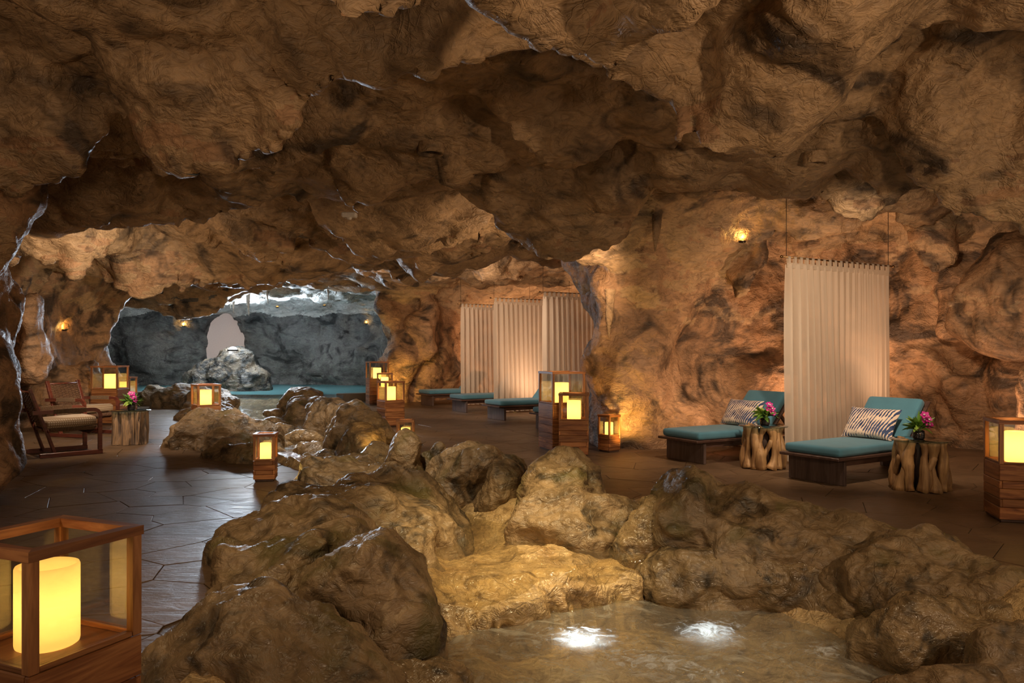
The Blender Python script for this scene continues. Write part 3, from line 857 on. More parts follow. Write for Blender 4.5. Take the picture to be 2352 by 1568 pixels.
# ------------------------------------------------------------------ stream corridor, floor and flagstones
YS = [2.0, 3.5, 4.2, 5.0, 6.0, 7.0, 8.0, 9.0, 10.5, 12.5, 15, 18.5, 21, 22.6]
XL = [-1.35, -1.45, -1.7, -1.55, -1.9, -2.1, -2.1, -2.1, -3.1, -4.6, -5.9, -7.6, -9.0, -9.6]
XR = [4.2, 3.6, 3.4, 3.3, 3.0, 1.9, 0.5, -0.5, -1.25, -1.7, -2.8, -4.4, -5.0, -5.2]
def corridor(x, y):
    """positive outside the stream corridor, negative inside"""
    l = np.interp(y, YS, XL); r = np.interp(y, YS, XR)
    return np.maximum(np.maximum(l - x, x - r), np.maximum(1.6 - y, y - 22.8))

# pool outline (raised pool at the back)
POOL = [(-4.2, 23.1), (-5.0, 22.7), (-7.0, 22.6), (-9.0, 22.7), (-10.6, 23.2), (-12.0, 24.2), (-12.9, 25.6)]

def poly_clip(poly, nx, ny, c):
    """keep the part with nx*x + ny*y <= c"""
    out = []
    for i in range(len(poly)):
        a = poly[i]; b = poly[(i + 1) % len(poly)]
        da = nx * a[0] + ny * a[1] - c; db = nx * b[0] + ny * b[1] - c
        if da <= 0: out.append(a)
        if da * db < 0:
            t = da / (da - db); out.append((a[0] + (b[0] - a[0]) * t, a[1] + (b[1] - a[1]) * t))
    return out

def build_floor():
    rng = random.Random(4)
    # bed under the stones
    xs = np.arange(-16.5, 9.0, 0.3); ys = np.arange(-2.5, 30, 0.3)
    gx, gy = np.meshgrid(xs, ys, indexing='ij')
    keep = corridor(gx + 0.15, gy + 0.15) > -0.35
    keep = keep[:-1, :-1]
    ii, jj = np.nonzero(keep)
    n = len(ys); q = np.stack([ii * n + jj, (ii + 1) * n + jj, (ii + 1) * n + jj + 1, ii * n + jj + 1], 1)
    V = np.stack([gx.ravel(), gy.ravel(), np.full(gx.size, -0.006)], 1)
    used, inv = np.unique(q, return_inverse=True)
    fl = link('floor', np_mesh('floor', V[used], inv.reshape(q.shape), False), M['joint']); tag(fl, kind='structure')
    # irregular flagstones
    sx, sy = 0.62, 0.50
    seeds = {}
    for i in range(-27, 16):
        for j in range(-3, 60):
            a = 0.35; px = (i + 0.5 + rng.uniform(-.48, .48) + 0.5 * (j % 2)) * sx; py = (j + 0.5 + rng.uniform(-.48, .48)) * sy
            seeds[(i, j)] = (px, py)
    cells = []
    Pd = lambda x, y: float(plan_distance(np.array([x], np.float32), np.array([y], np.float32))[0])
    keys = list(seeds)
    arr = np.array([seeds[k] for k in keys], np.float32)
    pdist = plan_distance(arr[:, 0], arr[:, 1]); cor = corridor(arr[:, 0], arr[:, 1])
    for k, pd, co in zip(keys, pdist, cor):
        x, y = seeds[k]
        if pd < -0.6 or co < -0.10 or (y > 22.4 and x < -3.6): continue
        poly = [(x - 1.2, y - 1.2), (x + 1.2, y - 1.2), (x + 1.2, y + 1.2), (x - 1.2, y + 1.2)]
        for di in (-2, -1, 0, 1, 2):
            for dj in (-2, -1, 0, 1, 2):
                q = seeds.get((k[0] + di, k[1] + dj))
                if q is None or (di == 0 and dj == 0): continue
                nx, ny = q[0] - x, q[1] - y; L = math.hypot(nx, ny); nx /= L; ny /= L
                poly = poly_clip(poly, nx, ny, nx * (x + q[0]) / 2 + ny * (y + q[1]) / 2 - 0.003)
                if len(poly) < 3: break
            if len(poly) < 3: break
        if len(poly) < 3: continue
        # how large it shows
        vis = 0
        if y > 2.0:
            px = 1176 + x / y * FPX; py = 803 + 1.5 / y * FPX
            if -60 < px < 2412 and py < 1620: vis = 1 / y ** 3
            # far side hidden behind the near boulders
            if vis and -1.2 < x < 3.2 and y < 8: vis *= 0.15
        cells.append((vis, x, y, poly))
    cells.sort(key=lambda c: -c[0])
    def stone(poly, cx, cy, zt):
        n = len(poly); V = []; F = []
        def ins(d):
            out = []
            for (px, py) in poly:
                L = math.hypot(px - cx, py - cy); f = max(0.2, 1 - d / L)
                out.append((cx + (px - cx) * f, cy + (py - cy) * f))
            return out
        for ring, z in ((poly, -0.03), (poly, zt - 0.002), (ins(0.004), zt)):
            V += [(p[0] - cx, p[1] - cy, z) for p in ring]
        for r in range(2):
            for i in range(n):
                F.append((r * n + i, r * n + (i + 1) % n, (r + 1) * n + (i + 1) % n, (r + 1) * n + i))
        F.append(tuple(2 * n + i for i in range(n)))
        return V, F
    rest = MB()
    for i, (vis, x, y, poly) in enumerate(cells):
        V, F = stone(poly, x, y, rng.uniform(0.0, 0.003))
        if i < 300 and vis > 0:
            m = MB(); m.add(V, F)
            m.build('flagstone', M['flag'], fl, (x, y, 0))
        else:
            rest.add([(p[0] + x, p[1] + y, p[2]) for p in V], F)
    tag(rest.build('far_flagstones', M['flag'], fl), kind='stuff')
    return fl
floor = build_floor()

def water_level(x, y):
    return np.interp(y, [5.0, 7.6, 8.2, 10, 12.5, 15, 18.5, 20.2, 21.6, 22.6], [-0.14, -0.13, -0.10, -0.07, -0.05, -0.03, 0.0, 0.05, 0.16, 0.20])

WY = [2.0, 4.0, 4.8, 5.4, 6.2, 7.0, 7.6, 8.6, 10.3, 12.3, 14.8, 18.5, 20.5, 22.6]
WC = [0.9, 0.90, 0.90, 0.75, 0.45, -0.25, -0.75, -1.15, -1.85, -3.0, -4.1, -5.6, -6.6, -7.2]
WW = [1.7, 1.5, 1.4, 1.3, 1.0, 0.50, 0.30, 0.30, 0.42, 0.62, 0.85, 1.25, 1.7, 1.9]
def lip_y(x):                       # the slanted lip of the cascade ledge
    return np.interp(x, [-1.5, -0.45, 0.95, 2.5], [4.9, 5.3, 6.05, 6.4])

def build_streambed():
    ys = np.exp(np.arange(math.log(6.0), math.log(27.2), 0.0042)) - 4.4
    t = np.linspace(0, 1, 210)
    l = np.interp(ys, YS, XL) - 0.45; r = np.interp(ys, YS, XR) + 0.45
    X = (l[None, :] + (r - l)[None, :] * t[:, None]).astype(np.float32); Y = np.broadcast_to(ys[None, :], X.shape).astype(np.float32)
    co = corridor(X, Y)
    c = np.interp(Y, WY, WC); w = np.interp(Y, WY, WW)
    side = np.abs(X - c) - w                       # >0 outside the water
    wl = np.where(Y < lip_y(X), -0.42, water_level(X, Y))
    bed = wl - 0.05 - 0.16 * np.clip(-side / 0.5, 0, 1)
    bed = bed + 0.5 * np.clip(side, -0.05, 1.0)
    bed = np.minimum(bed, 0.04)
    edge = np.clip((co + 0.04) / 0.16, 0, 1)        # sinks under the flagstones outside
    n = 0.05 * fbm(X * 2.2, Y * 2.2, 0.3, 4, 70) + 0.05 * (0.5 - worley2(X * 1.6, Y * 1.6, 71)[0]) + 0.02 * fbm(X * 8, Y * 8, 0.1, 3, 72)
    rim = np.clip((co + 0.55) / 0.35, 0, 1) * (Y > 2.2)       # rocky rim along the paving
    bed = bed * (1 - rim) + 0.075 * rim
    Z = (bed + n) * (1 - edge) + (-0.06) * edge
    nx, ny = X.shape
    i, j = np.meshgrid(np.arange(nx - 1), np.arange(ny - 1), indexing='ij')
    q = np.stack([i * ny + j, (i + 1) * ny + j, (i + 1) * ny + j + 1, i * ny + j + 1], -1).reshape(-1, 4)
    V = np.stack([X, Y, Z], -1).reshape(-1, 3)
    o = link('stream_bed', np_mesh('stream_bed', V, q), M['travertine']); tag(o, 'golden stone bed winding under the shallow stream', kind='structure')
build_streambed()

def strip_mesh(name, X, Y, Z, mat, label):
    nx, ny = X.shape
    i, j = np.meshgrid(np.arange(nx - 1), np.arange(ny - 1), indexing='ij')
    q = np.stack([i * ny + j, (i + 1) * ny + j, (i + 1) * ny + j + 1, i * ny + j + 1], -1).reshape(-1, 4)
    o = link(name, np_mesh(name, np.stack([X, Y, Z], -1).reshape(-1, 3), q), mat)
    return tag(o, label, 'water', kind='stuff')
# upper stream, spilling over the ledge in a thin sheet
t = np.linspace(0, 1, 420); ys = 5.0 + 17.6 * t ** 2.2
c = np.interp(ys, WY, WC); w = np.interp(ys, WY, WW) + 0.45; w = np.where(ys < 6.2, w * np.interp(ys, [5.0, 6.2], [0.62, 1.0]), w); c = np.where(ys < 6.4, np.interp(ys, [5.0, 6.4], [0.16, c[np.searchsorted(ys, 6.4)]]), c)
X = c[None, :] + np.linspace(-1, 1, 90)[:, None] * w[None, :]
L = lip_y(X); Y = (L - 0.05) + (ys[None, :] - 5.0) / 17.6 * (22.6 - L + 0.05)
rib = 0.06 * pnoise(X * 7, 0.3, 0.1, 84)
f = np.clip((L + 0.17 + rib - Y) / 0.20, 0, 1); f = f * f * (3 - 2 * f)
Z = water_level(X, Y) + 0.006 * fbm(X * 6, Y * 6, 0.2, 2, 80) - 0.30 * f
strip_mesh('stream_water', X, Y - 0.02 * f, Z, M['streamwater'], 'shallow golden stream water winding between the boulders')
# foreground pool
ys = np.linspace(2.2, 6.6, 150); c = np.interp(ys, WY, WC); w = np.interp(ys, WY, WW) + 0.45
X = c[None, :] + np.linspace(-1, 1, 110)[:, None] * w[None, :]; Y = np.minimum(np.broadcast_to(ys[None, :], X.shape), lip_y(X) + 0.25)
strip_mesh('front_pool_water', X, Y, -0.42 + 0.014 * fbm(X * 5, Y * 5, 0.2, 3, 81), M['frontwater'], 'rippling water of the small pool in the foreground')
def foam_patch(cx, cy, rx, ry, rot, label, seed):
    n = 46; g = np.linspace(-1, 1, n); U, W = np.meshgrid(g, g, indexing='ij')
    Z = 0.012 + 0.022 * fbm(U * 3 + seed, W * 3, 0.3, 3, seed) + 0.016 * np.clip(1 - U * U - W * W, 0, 1)
    i, j = np.meshgrid(np.arange(n - 1), np.arange(n - 1), indexing='ij')
    q = np.stack([i * n + j, (i + 1) * n + j, (i + 1) * n + j + 1, i * n + j + 1], -1).reshape(-1, 4)
    o = link('foam', np_mesh('foam', np.stack([U, W, Z], -1).reshape(-1, 3), q), M['foam'], None, (cx, cy, -0.415), (0, 0, R(rot)))
    o.scale = (rx, ry, 1); tag(o, label, 'foam', 'patches of foam on the foreground pool', 'stuff')
foam_patch(0.47, 5.16, 0.50, 0.40, 10, 'bright bubbling foam over the underwater lamp', 3)
foam_patch(1.32, 5.28, 0.60, 0.34, 50, 'pale foam streak before the dark wet rock face', 7)
foam_patch(1.95, 4.95, 0.26, 0.16, 20, 'small foam fleck beside the rounded dark rock', 9)
foam_patch(0.9, 4.75, 0.8, 0.32, 160, 'thin foam trail across the bottom of the foreground pool', 12)

# raised pool: kerb and water
def build_pool():
    pts = []
    for i in range(len(POOL) - 1):
        for k in range(6):
            t = k / 6; pts.append((POOL[i][0] * (1 - t) + POOL[i + 1][0] * t, POOL[i][1] * (1 - t) + POOL[i + 1][1] * t))
    pts.append(POOL[-1])
    P = np.array(pts); 
    for _ in range(3): P[1:-1] = 0.5 * P[1:-1] + 0.25 * (P[:-2] + P[2:])
    T = np.gradient(P, axis=0); T /= np.linalg.norm(T, axis=1)[:, None]
    Nn = np.stack([T[:, 1], -T[:, 0]], 1)              # points away from the camera side
    if Nn[len(Nn) // 2, 1] < 0: Nn = -Nn
    prof = [(0.0, -0.05), (0.0, 0.215), (0.015, 0.23), (0.22, 0.23), (0.235, 0.215), (0.235, -0.1)]
    V = []; F = []
    for i in range(len(P)):
        for (d, z) in prof: V.append((P[i, 0] + Nn[i, 0] * d, P[i, 1] + Nn[i, 1] * d, z))
    m = len(prof)
    for i in range(len(P) - 1):
        for k in range(m - 1): F.append((i * m + k, i * m + k + 1, (i + 1) * m + k + 1, (i + 1) * m + k))
    F = [f for f in F if V[f[0]][0] < -9.0 or V[f[0]][0] > -5.0]
    mb = MB(); mb.add(V, F); o = mb.build('trim_1', M['kerb']); tag(o, kind='structure')
    # water: fan from the kerb to the back
    nxs = 70; nys = 50
    xs = np.linspace(-15.6, -3.4, nxs)
    f = np.interp(xs, P[::-1, 0], P[::-1, 1]) + 0.1
    V = []; F = []
    for i, x in enumerate(xs):
        for j in range(nys):
            t = j / (nys - 1); V.append((x, f[i] * (1 - t) + 29.4 * t, 0.20))
    V = np.array(V); V[:, 2] += 0.012 * fbm(V[:, 0] * 2.5, V[:, 1] * 2.5, 0.1, 3, 90)
    i, j = np.meshgrid(np.arange(nxs - 1), np.arange(nys - 1), indexing='ij')
    q = np.stack([i * nys + j, (i + 1) * nys + j, (i + 1) * nys + j + 1, i * nys + j + 1], -1).reshape(-1, 4)
    o = link('pool_water', np_mesh('pool_water', V, q), M['poolwater']); tag(o, 'turquoise water of the raised pool around the island boulder', 'water', kind='stuff')
build_pool()

# ------------------------------------------------------------------ boulders
def rock(name, label, lobes, vox=0.03, seed=0, mat='boulder', group=None, cat='rock', amp=1.0, k=0.18, zmin=-0.85):
    lo = np.min([[c[0] - max(r[0], r[1]), c[1] - max(r[0], r[1]), c[2] - r[2]] for c, r, *_ in lobes], 0) - 0.22
    hi = np.max([[c[0] + max(r[0], r[1]), c[1] + max(r[0], r[1]), c[2] + r[2]] for c, r, *_ in lobes], 0) + 0.22
    lo[2] = max(lo[2], zmin)
    ax = [np.arange(lo[i], hi[i] + vox, vox).astype(np.float32) for i in range(3)]
    X, Y, Z = np.meshgrid(*ax, indexing='ij')
    s = 1.0
    wx = X + 0.13 * amp * pnoise(X * 1.9, Y * 1.9, Z * 1.9, seed + 1); wy = Y + 0.13 * amp * pnoise(X * 1.9, Y * 1.9, Z * 1.9 + 7, seed + 2); wz = Z + 0.11 * amp * pnoise(X * 1.9 + 5, Y * 1.9, Z * 1.9, seed + 3)
    D = None
    for lb in lobes:
        c, r = lb[0], lb[1]; rot = lb[2] if len(lb) > 2 else 0
        d = ellipsoid(wx, wy, wz, c, r, rot)
        D = d if D is None else smin(D, d, k)
    D = D + 0.075 * amp * pnoise(wx * 3.3, wy * 3.3, wz * 3.3, seed + 5) - 0.055 * amp * (0.4 - np.abs(pnoise(wx * 2.4, wy * 2.4, wz * 2.0, seed + 6)))
    D[:, :, 0] = np.maximum(D[:, :, 0], 0.001)
    V, Q = surface_nets(D.astype(np.float32), X, Y, Z)
    V = laplace(V, Q, 1, 0.5)
    V, Q = quad_subdivide(V, Q)
    V = laplace(V, Q, 1, 0.5)
    N = vnormals(V, Q)
    x, y, z = V[:, 0], V[:, 1], V[:, 2]
    V = V + N * (amp * (0.030 * fbm(x * 5, y * 5, z * 5, 3, seed + 9) + 0.040 * (fbm((x + 0.25 * pnoise(x * 3, y * 3, z * 3, 5)) * 3.4, (y + 0.25 * pnoise(x * 3, y * 3, z * 3 + 4, 6)) * 3.4, z * 3.4, 4, seed + 12, True) - 0.3)))[:, None]
    o = link(name, np_mesh(name, V, Q), M[mat])
    return tag(o, label, cat, group)

GL = 'boulders along the left bank'; GR = 'boulders along the right bank'; GS = 'stones lying in the stream'
rock('boulder', 'low broad boulder in the bottom left foreground beside the big lantern', [((-1.2, 3.85, -.18), (.62, .55, .44)), ((-.95, 3.4, -.3), (.5, .45, .35))], .03, 1, group=GL)
rock('boulder', 'tall mossy dome of rock standing over the left end of the cascade ledge', [((-.78, 4.72, -.22), (.30, .42, .56)), ((-.98, 4.9, -.2), (.32, .45, .5))], .03, 20, group=GL)
rock('boulder', 'dark wet rock at the left edge of the foreground pool', [((-.52, 4.15, -.48), (.34, .35, .28)), ((-.85, 4.05, -.45), (.4, .35, .3))], .028, 40, 'wetrock', GL)
rock('boulder', 'long wrinkled rock of the left bank sloping down to the dark floor', [((-1.45, 5.15, -.12), (.50, .62, .40)), ((-1.6, 5.85, -.1), (.55, .6, .42)), ((-1.15, 5.5, -.2), (.45, .6, .42))], .032, 60, group=GL)
rock('boulder', 'broad humped rock of the left bank above the golden shallow water', [((-1.5, 6.75, -.1), (.62, .6, .45)), ((-1.2, 7.5, -.12), (.60, .7, .42)), ((-.95, 6.4, -.28), (.42, .7, .40)), ((-.75, 7.0, -.3), (.4, .5, .36))], .034, 80, group=GL)
rock('boulder', 'flat ribbed slab lit yellow by the small lantern beside it', [((-1.95, 9.25, -.06), (.48, .75, .30)), ((-1.5, 8.75, -.08), (.45, .65, .26)), ((-2.05, 8.5, -.08), (.36, .4, .28))], .034, 100, group=GL)
rock('boulder', 'low dark slab between the yellow lit slab and the stream', [((-3.05, 11.9, -.10), (.34, .26, .17)), ((-2.75, 11.3, -.12), (.34, .3, .18))], .034, 120, 'wetrock', GL)
rock('boulder', 'large rounded boulder in front of the lantern on the left path', [((-4.75, 12.45, 0), (.70, .70, .54)), ((-4.2, 12.0, -.02), (.56, .6, .46)), ((-3.85, 11.9, -.06), (.38, .45, .34)), ((-4.05, 11.25, -.10), (.42, .45, .36))], .04, 140, group=GL)
rock('boulder', 'small boulder at the foot of the large rounded boulder near the path', [((-3.72, 10.6, -.05), (.26, .28, .28)), ((-3.5, 10.5, -.1), (.2, .25, .22))], .034, 160, group=GL)
rock('boulder', 'long row of knobbly rock beside the left edge of the raised pool', [((-9.6, 21.3, .05), (.55, .5, .42)), ((-8.7, 20.6, .08), (.8, .6, .50)), ((-7.6, 19.6, .05), (.7, .6, .46))], .055, 180, group=GL)
rock('boulder', 'rock of the left bank between the lantern and the stream head', [((-6.6, 17.2, -.05), (.7, .7, .40)), ((-6.0, 15.6, -.05), (.6, .7, .42))], .05, 200, group=GL)
# right bank
rock('boulder', 'largest boulder of the right bank, rising in front of the paired tall lanterns', [((.50, 7.45, .0), (.42, .36, .56)), ((.45, 6.95, -.12), (.46, .42, .46)), ((.82, 6.9, -.14), (.33, .42, .38))], .032, 220, group=GR)
rock('boulder', 'squat dark block wedged between the two largest rocks of the right bank', [((1.14, 6.5, -.17), (.25, .28, .36))], .03, 240, 'wetrock', GR)
rock('boulder', 'bulky boulder above the bend of the stream with a hollow in its side', [((-.50, 8.3, -.02), (.44, .42, .54)), ((-.10, 7.9, -.07), (.20, .25, .42)), ((-.25, 8.5, -.05), (.4, .35, .44))], .032, 260, group=GR)
rock('boulder', 'upright pale boulder in front of the small lantern on the right floor', [((-1.25, 8.95, .16), (.19, .22, .37)), ((-1.12, 9.05, .16), (.15, .2, .33))], .026, 280, group=GR)
rock('boulder', 'short knob of rock behind the upright pale boulder', [((-.90, 9.3, .03), (.22, .25, .30))], .03, 300, group=GR)
rock('boulder', 'dark rounded rock in shade left of the upright pale boulder', [((-1.68, 9.85, .0), (.30, .36, .38)), ((-1.5, 9.4, -.1), (.25, .3, .3))], .03, 320, 'wetrock', GR)
rock('boulder', 'peaked boulder lit gold by the small lantern on the right floor', [((-2.3, 11.75, .03), (.46, .46, .64)), ((-2.08, 10.95, -.02), (.32, .36, .46)), ((-2.55, 12.4, 0), (.4, .4, .5))], .036, 340, group=GR)
rock('boulder', 'wide boulder of the right bank before the cluster of three lanterns', [((-3.5, 15.3, .02), (.55, .5, .56)), ((-2.95, 14.3, 0), (.40, .45, .44)), ((-3.0, 14.8, 0), (.5, .45, .48))], .042, 360, group=GR)
rock('boulder', 'farthest boulder of the right bank at the head of the stream', [((-5.05, 19.0, .05), (.55, .5, .56)), ((-4.5, 17.4, 0), (.48, .55, .50))], .05, 380, group=GR)
rock('boulder', 'massive brown rock on the right foreground with a ridged top', [((1.38, 6.5, .0), (.25, .38, .46)), ((1.95, 6.5, -.02), (.48, .46, .42)), ((2.45, 6.2, -.12), (.55, .5, .32)), ((2.0, 6.2, -.2), (.7, .4, .38)), ((2.8, 6.0, -.18), (.4, .4, .3))], .034, 400, group=GR)
rock('boulder', 'long low rock at the right end of the foreground beside the tall right lantern', [((2.98, 5.75, -.18), (.46, .5, .34)), ((3.12, 5.1, -.22), (.36, .45, .32)), ((2.75, 5.5, -.25), (.4, .5, .34))], .034, 420, group=GR)
rock('boulder', 'dark wet rock face at the back of the foreground pool', [((1.85, 6.0, -.40), (.62, .30, .36)), ((2.5, 5.75, -.38), (.5, .32, .36)), ((1.35, 6.25, -.42), (.35, .28, .36))], .032, 440, 'wetrock', GR)
rock('boulder', 'rounded dark rock jutting into the right side of the foreground pool', [((2.45, 4.9, -.42), (.32, .32, .34)), ((2.85, 4.9, -.32), (.4, .38, .32))], .03, 460, 'wetrock', GR)
rock('boulder', 'pale lumpy rock in the bottom right corner of the foreground', [((2.2, 3.9, -.44), (.46, .22, .28)), ((1.8, 3.8, -.52), (.3, .2, .24)), ((2.75, 4.2, -.34), (.4, .3, .32))], .03, 480, group=GR)
# cascade ledge: scalloped lip of travertine
lobes = [((.25, 6.35, -.32), (.85, .60, .17), 28), ((-.2, 5.95, -.32), (.5, .50, .16), 28), ((.65, 6.5, -.32), (.5, .4, .16), 28)]
rg = random.Random(9)
for i in range(22):
    t = i / 21; x = -0.62 + 1.62 * t; y = float(lip_y(x)) + 0.14 + rg.uniform(-.09, .09)
    lobes.append(((x, y, -.40 + rg.uniform(-.03, .02)), (rg.uniform(.035, .075), rg.uniform(.10, .17), rg.uniform(.12, .21)), 28))
rock('cascade_ledge', 'scalloped golden ledge where the stream spills into the foreground pool', lobes, .022, 500, 'travertine', cat='ledge', amp=0.55, k=0.03)
# stones in the stream
for i, (c, r, lab) in enumerate([
    ((-4.85, 16.0, .0), (.22, .2, .16), 'small wet stone in the stream nearest the raised pool side'),
    ((-4.25, 14.6, .0), (.26, .16, .14), 'flat rust brown stone amid the stream'),
    ((-3.65, 13.4, -.02), (.34, .2, .15), 'double humped rust brown stone amid the stream'),
    ((-3.75, 12.75, -.05), (.16, .12, .10), 'low stone beside the large rounded boulder on the left of the stream'),
    ((-5.6, 18.2, .02), (.22, .16, .14), 'lone dark stone in the bright shallows'),
    ((-2.95, 13.0, -.04), (.14, .08, .08), 'tiny stone against the peaked boulder in the stream')]):
    r = tuple(q * 0.8 for q in r)
    rock('stone', lab, [(c, r), ((c[0] + r[0] * .7, c[1] + .05, c[2] - .02), (r[0] * .7, r[1], r[2] * .8))], .025, 520 + i * 20, 'wetrock', GS, amp=0.5, k=0.08)
rock('island_boulder', 'big wet island boulder standing in the raised pool', [((-9.15, 25.4, .45), (1.0, .8, 1.0)), ((-8.5, 25.2, .25), (.78, .7, .72)), ((-9.95, 25.3, .3), (.65, .7, .72)), ((-8.85, 25.3, 1.0), (.55, .5, .55))], .06, 700, 'island', k=0.3)
# rock ledges spilling out of the right wall

# ------------------------------------------------------------------ candle lanterns
LANTERN_MESH = {}
def board_mesh(L, th, h):
    key = (round(L, 4), round(th, 4), round(h, 4))
    if key not in LANTERN_MESH:
        m = MB(); m.box((0, 0, 0), (L, th, h), None, 0.004); me = m.mesh('board'); me.materials.append(M['teak']); LANTERN_MESH[key] = me
    return LANTERN_MESH[key]

SIZES = {  # side, total height, base height, board heights, candle radius and height, post
    'small': (0.235, 0.54, 0.235, [0.06, 0.055, 0.065, 0.055], 0.062, 0.19, 0.028),
    'medium': (0.41, 0.88, 0.50, [0.11, 0.075, 0.095, 0.07, 0.15], 0.098, 0.27, 0.036),
    'tall': (0.53, 1.17, 0.70, [0.09, 0.075, 0.085, 0.12, 0.10, 0.23], 0.108, 0.30, 0.036),
}
def lantern(size, loc, rz, label, power, wax='wax'):
    side, H, hb, rows, cr, chh, post = SIZES[size]
    root = empty('candle_lantern', (loc[0], loc[1], 0.006), R(rz))
    tag(root, label, 'lantern', 'candle lanterns of glass on stacked wooden bases')
    rg = random.Random(int(abs(loc[0] * 100 + loc[1] * 37)))
    th = 0.022; z = 0.022
    # recessed plinth
    m = MB(); m.box((0, 0, 0.011), (side - 0.03, side - 0.03, 0.022), None, 0.002); m.build('plinth', M['espresso'], root)
    tot = sum(rows); sc = (hb - 0.022) / tot
    for k, h in enumerate(rows):
        h *= sc; gap = 0.003
        for s in range(4):
            a = s * math.pi / 2
            long = (s + k) % 2 == 0                      # interlocked corners: ends alternate
            L = side if long else side - 2 * th
            out = side / 2 - th / 2 + rg.choice((0, 0, 0.0015, -0.0015))
            o = link('board', board_mesh(L, th, h - gap), None, root, (-math.sin(a) * out, math.cos(a) * out, z + h / 2), (0, 0, a))
        z += h
    m = MB(); m.box((0, 0, hb - 0.008), (side - 2 * th - 0.002, side - 2 * th - 0.002, 0.016), None, 0.002); m.build('shelf', M['teak'], root)
    # glass house: sill, posts, top rails
    w = post; half = side / 2
    for s in range(4):
        a = s * math.pi / 2
        o = MB(); o.box((0, 0, 0), (side - 2 * w, w * 0.8, 0.018), None, 0.003)
        o.build('sill', M['teak'], root, (-math.sin(a) * (half - w * .5), math.cos(a) * (half - w * .5), hb + 0.010), (0, 0, a))
        p = MB(); p.box((0, 0, 0), (w, w, H - hb - 0.032), None, 0.003)
        p.build('post', M['teakpost'], root, ((half - w / 2) * (1 if s in (0, 3) else -1), (half - w / 2) * (1 if s < 2 else -1), (H + hb - 0.030) / 2), (0, 0, a))
        # top rail with mitred ends
        hw = half + 0.004; ww = w * 1.25; zt = 0.016
        V = [(-hw, hw, -zt), (hw, hw, -zt), (hw - ww, hw - ww, -zt), (-(hw - ww), hw - ww, -zt)]
        V += [(x, y, zt) for (x, y, _) in V]
        r = MB(); r.add(V, [(0, 1, 2, 3), (7, 6, 5, 4), (0, 4, 5, 1), (1, 5, 6, 2), (2, 6, 7, 3), (3, 7, 4, 0)])
        me = r.mesh('top_rail')
        link('top_rail', me, M['teak'], root, (0, 0, H - 0.016), (0, 0, a))
        g = MB(); g.box((0, 0, 0), (side - 2 * w + 0.004, 0.005, H - hb - 0.05), None, 0)
        g.build('pane', M['glass'], root, (-math.sin(a) * (half - w * .55), math.cos(a) * (half - w * .55), (H + hb) / 2 - 0.006), (0, 0, a))
    # hollow candle
    c = MB(); z0 = hb + 0.002; t = 0.012
    c.lathe([(0.001, 0), (cr - 0.008, 0), (cr - 0.002, 0.004), (cr, 0.012), (cr, chh - 0.008), (cr - 0.003, chh - 0.001), (cr - 0.006, chh), (cr - t + 0.002, chh - 0.004),
             (cr - t, chh - 0.015), (cr - t, 0.03), (0.001, 0.028)], 40)
    c.build('candle', M[wax], root, (0, 0, z0))
    d = bpy.data.lights.new('candle_flame', 'POINT'); d.energy = power; d.color = (1.0, 0.82, 0.52); d.shadow_soft_size = cr * 0.30
    lo = bpy.data.objects.new('candle_flame', d); COL.objects.link(lo); lo.parent = root; lo.location = (0, 0, z0 + chh * 0.58)
    return root

PW = {'small': 2.8, 'medium': 6.5, 'tall': 7.5}
LANTERNS = [
    ('medium', (-1.568, 2.645), 66, 'large lantern cut off by the bottom left corner, closest of all'),
    ('small', (-2.83, 9.0), 8, 'small lantern standing on the left path by the flat slab'),
    ('medium', (-5.50, 14.08), 38, 'lantern on the left path behind the large rounded boulder'),
    ('tall', (-8.18, 15.95), 3, 'tall lantern behind the armchairs beside the left wall'),
    ('medium', (-8.78, 17.75), 3, 'lantern half hidden behind the tall lantern by the left wall'),
    ('tall', (-3.70, 21.5), 22, 'tallest lantern of the far cluster of three by the rock pillar'),
    ('medium', (-3.37, 20.75), 10, 'middle lantern of the far cluster, seen between the other two'),
    ('medium', (-2.38, 15.38), 33, 'front lantern of the far cluster, behind the peaked boulder'),
    ('small', (-1.46, 10.75), 4, 'small lantern peeking over the upright pale boulder'),
    ('tall', (0.745, 11.78), 21, 'tall wide lantern standing beside the right rock pillar'),
    ('medium', (0.885, 11.20), -7, 'lantern directly in front of the tall wide lantern by the pillar'),
    ('small', (1.43, 11.55), 40, 'small lantern at the foot of the glowing yellow rock wall'),
    ('medium', (4.48, 6.95), -14, 'lantern at the right edge of the picture by the stump table'),
]
for sz, loc, rz, lab in LANTERNS:
    near = loc[1] < 4
    lantern(sz, loc, rz, lab, 0.95 if near else PW[sz], 'waxdim' if near else 'wax')

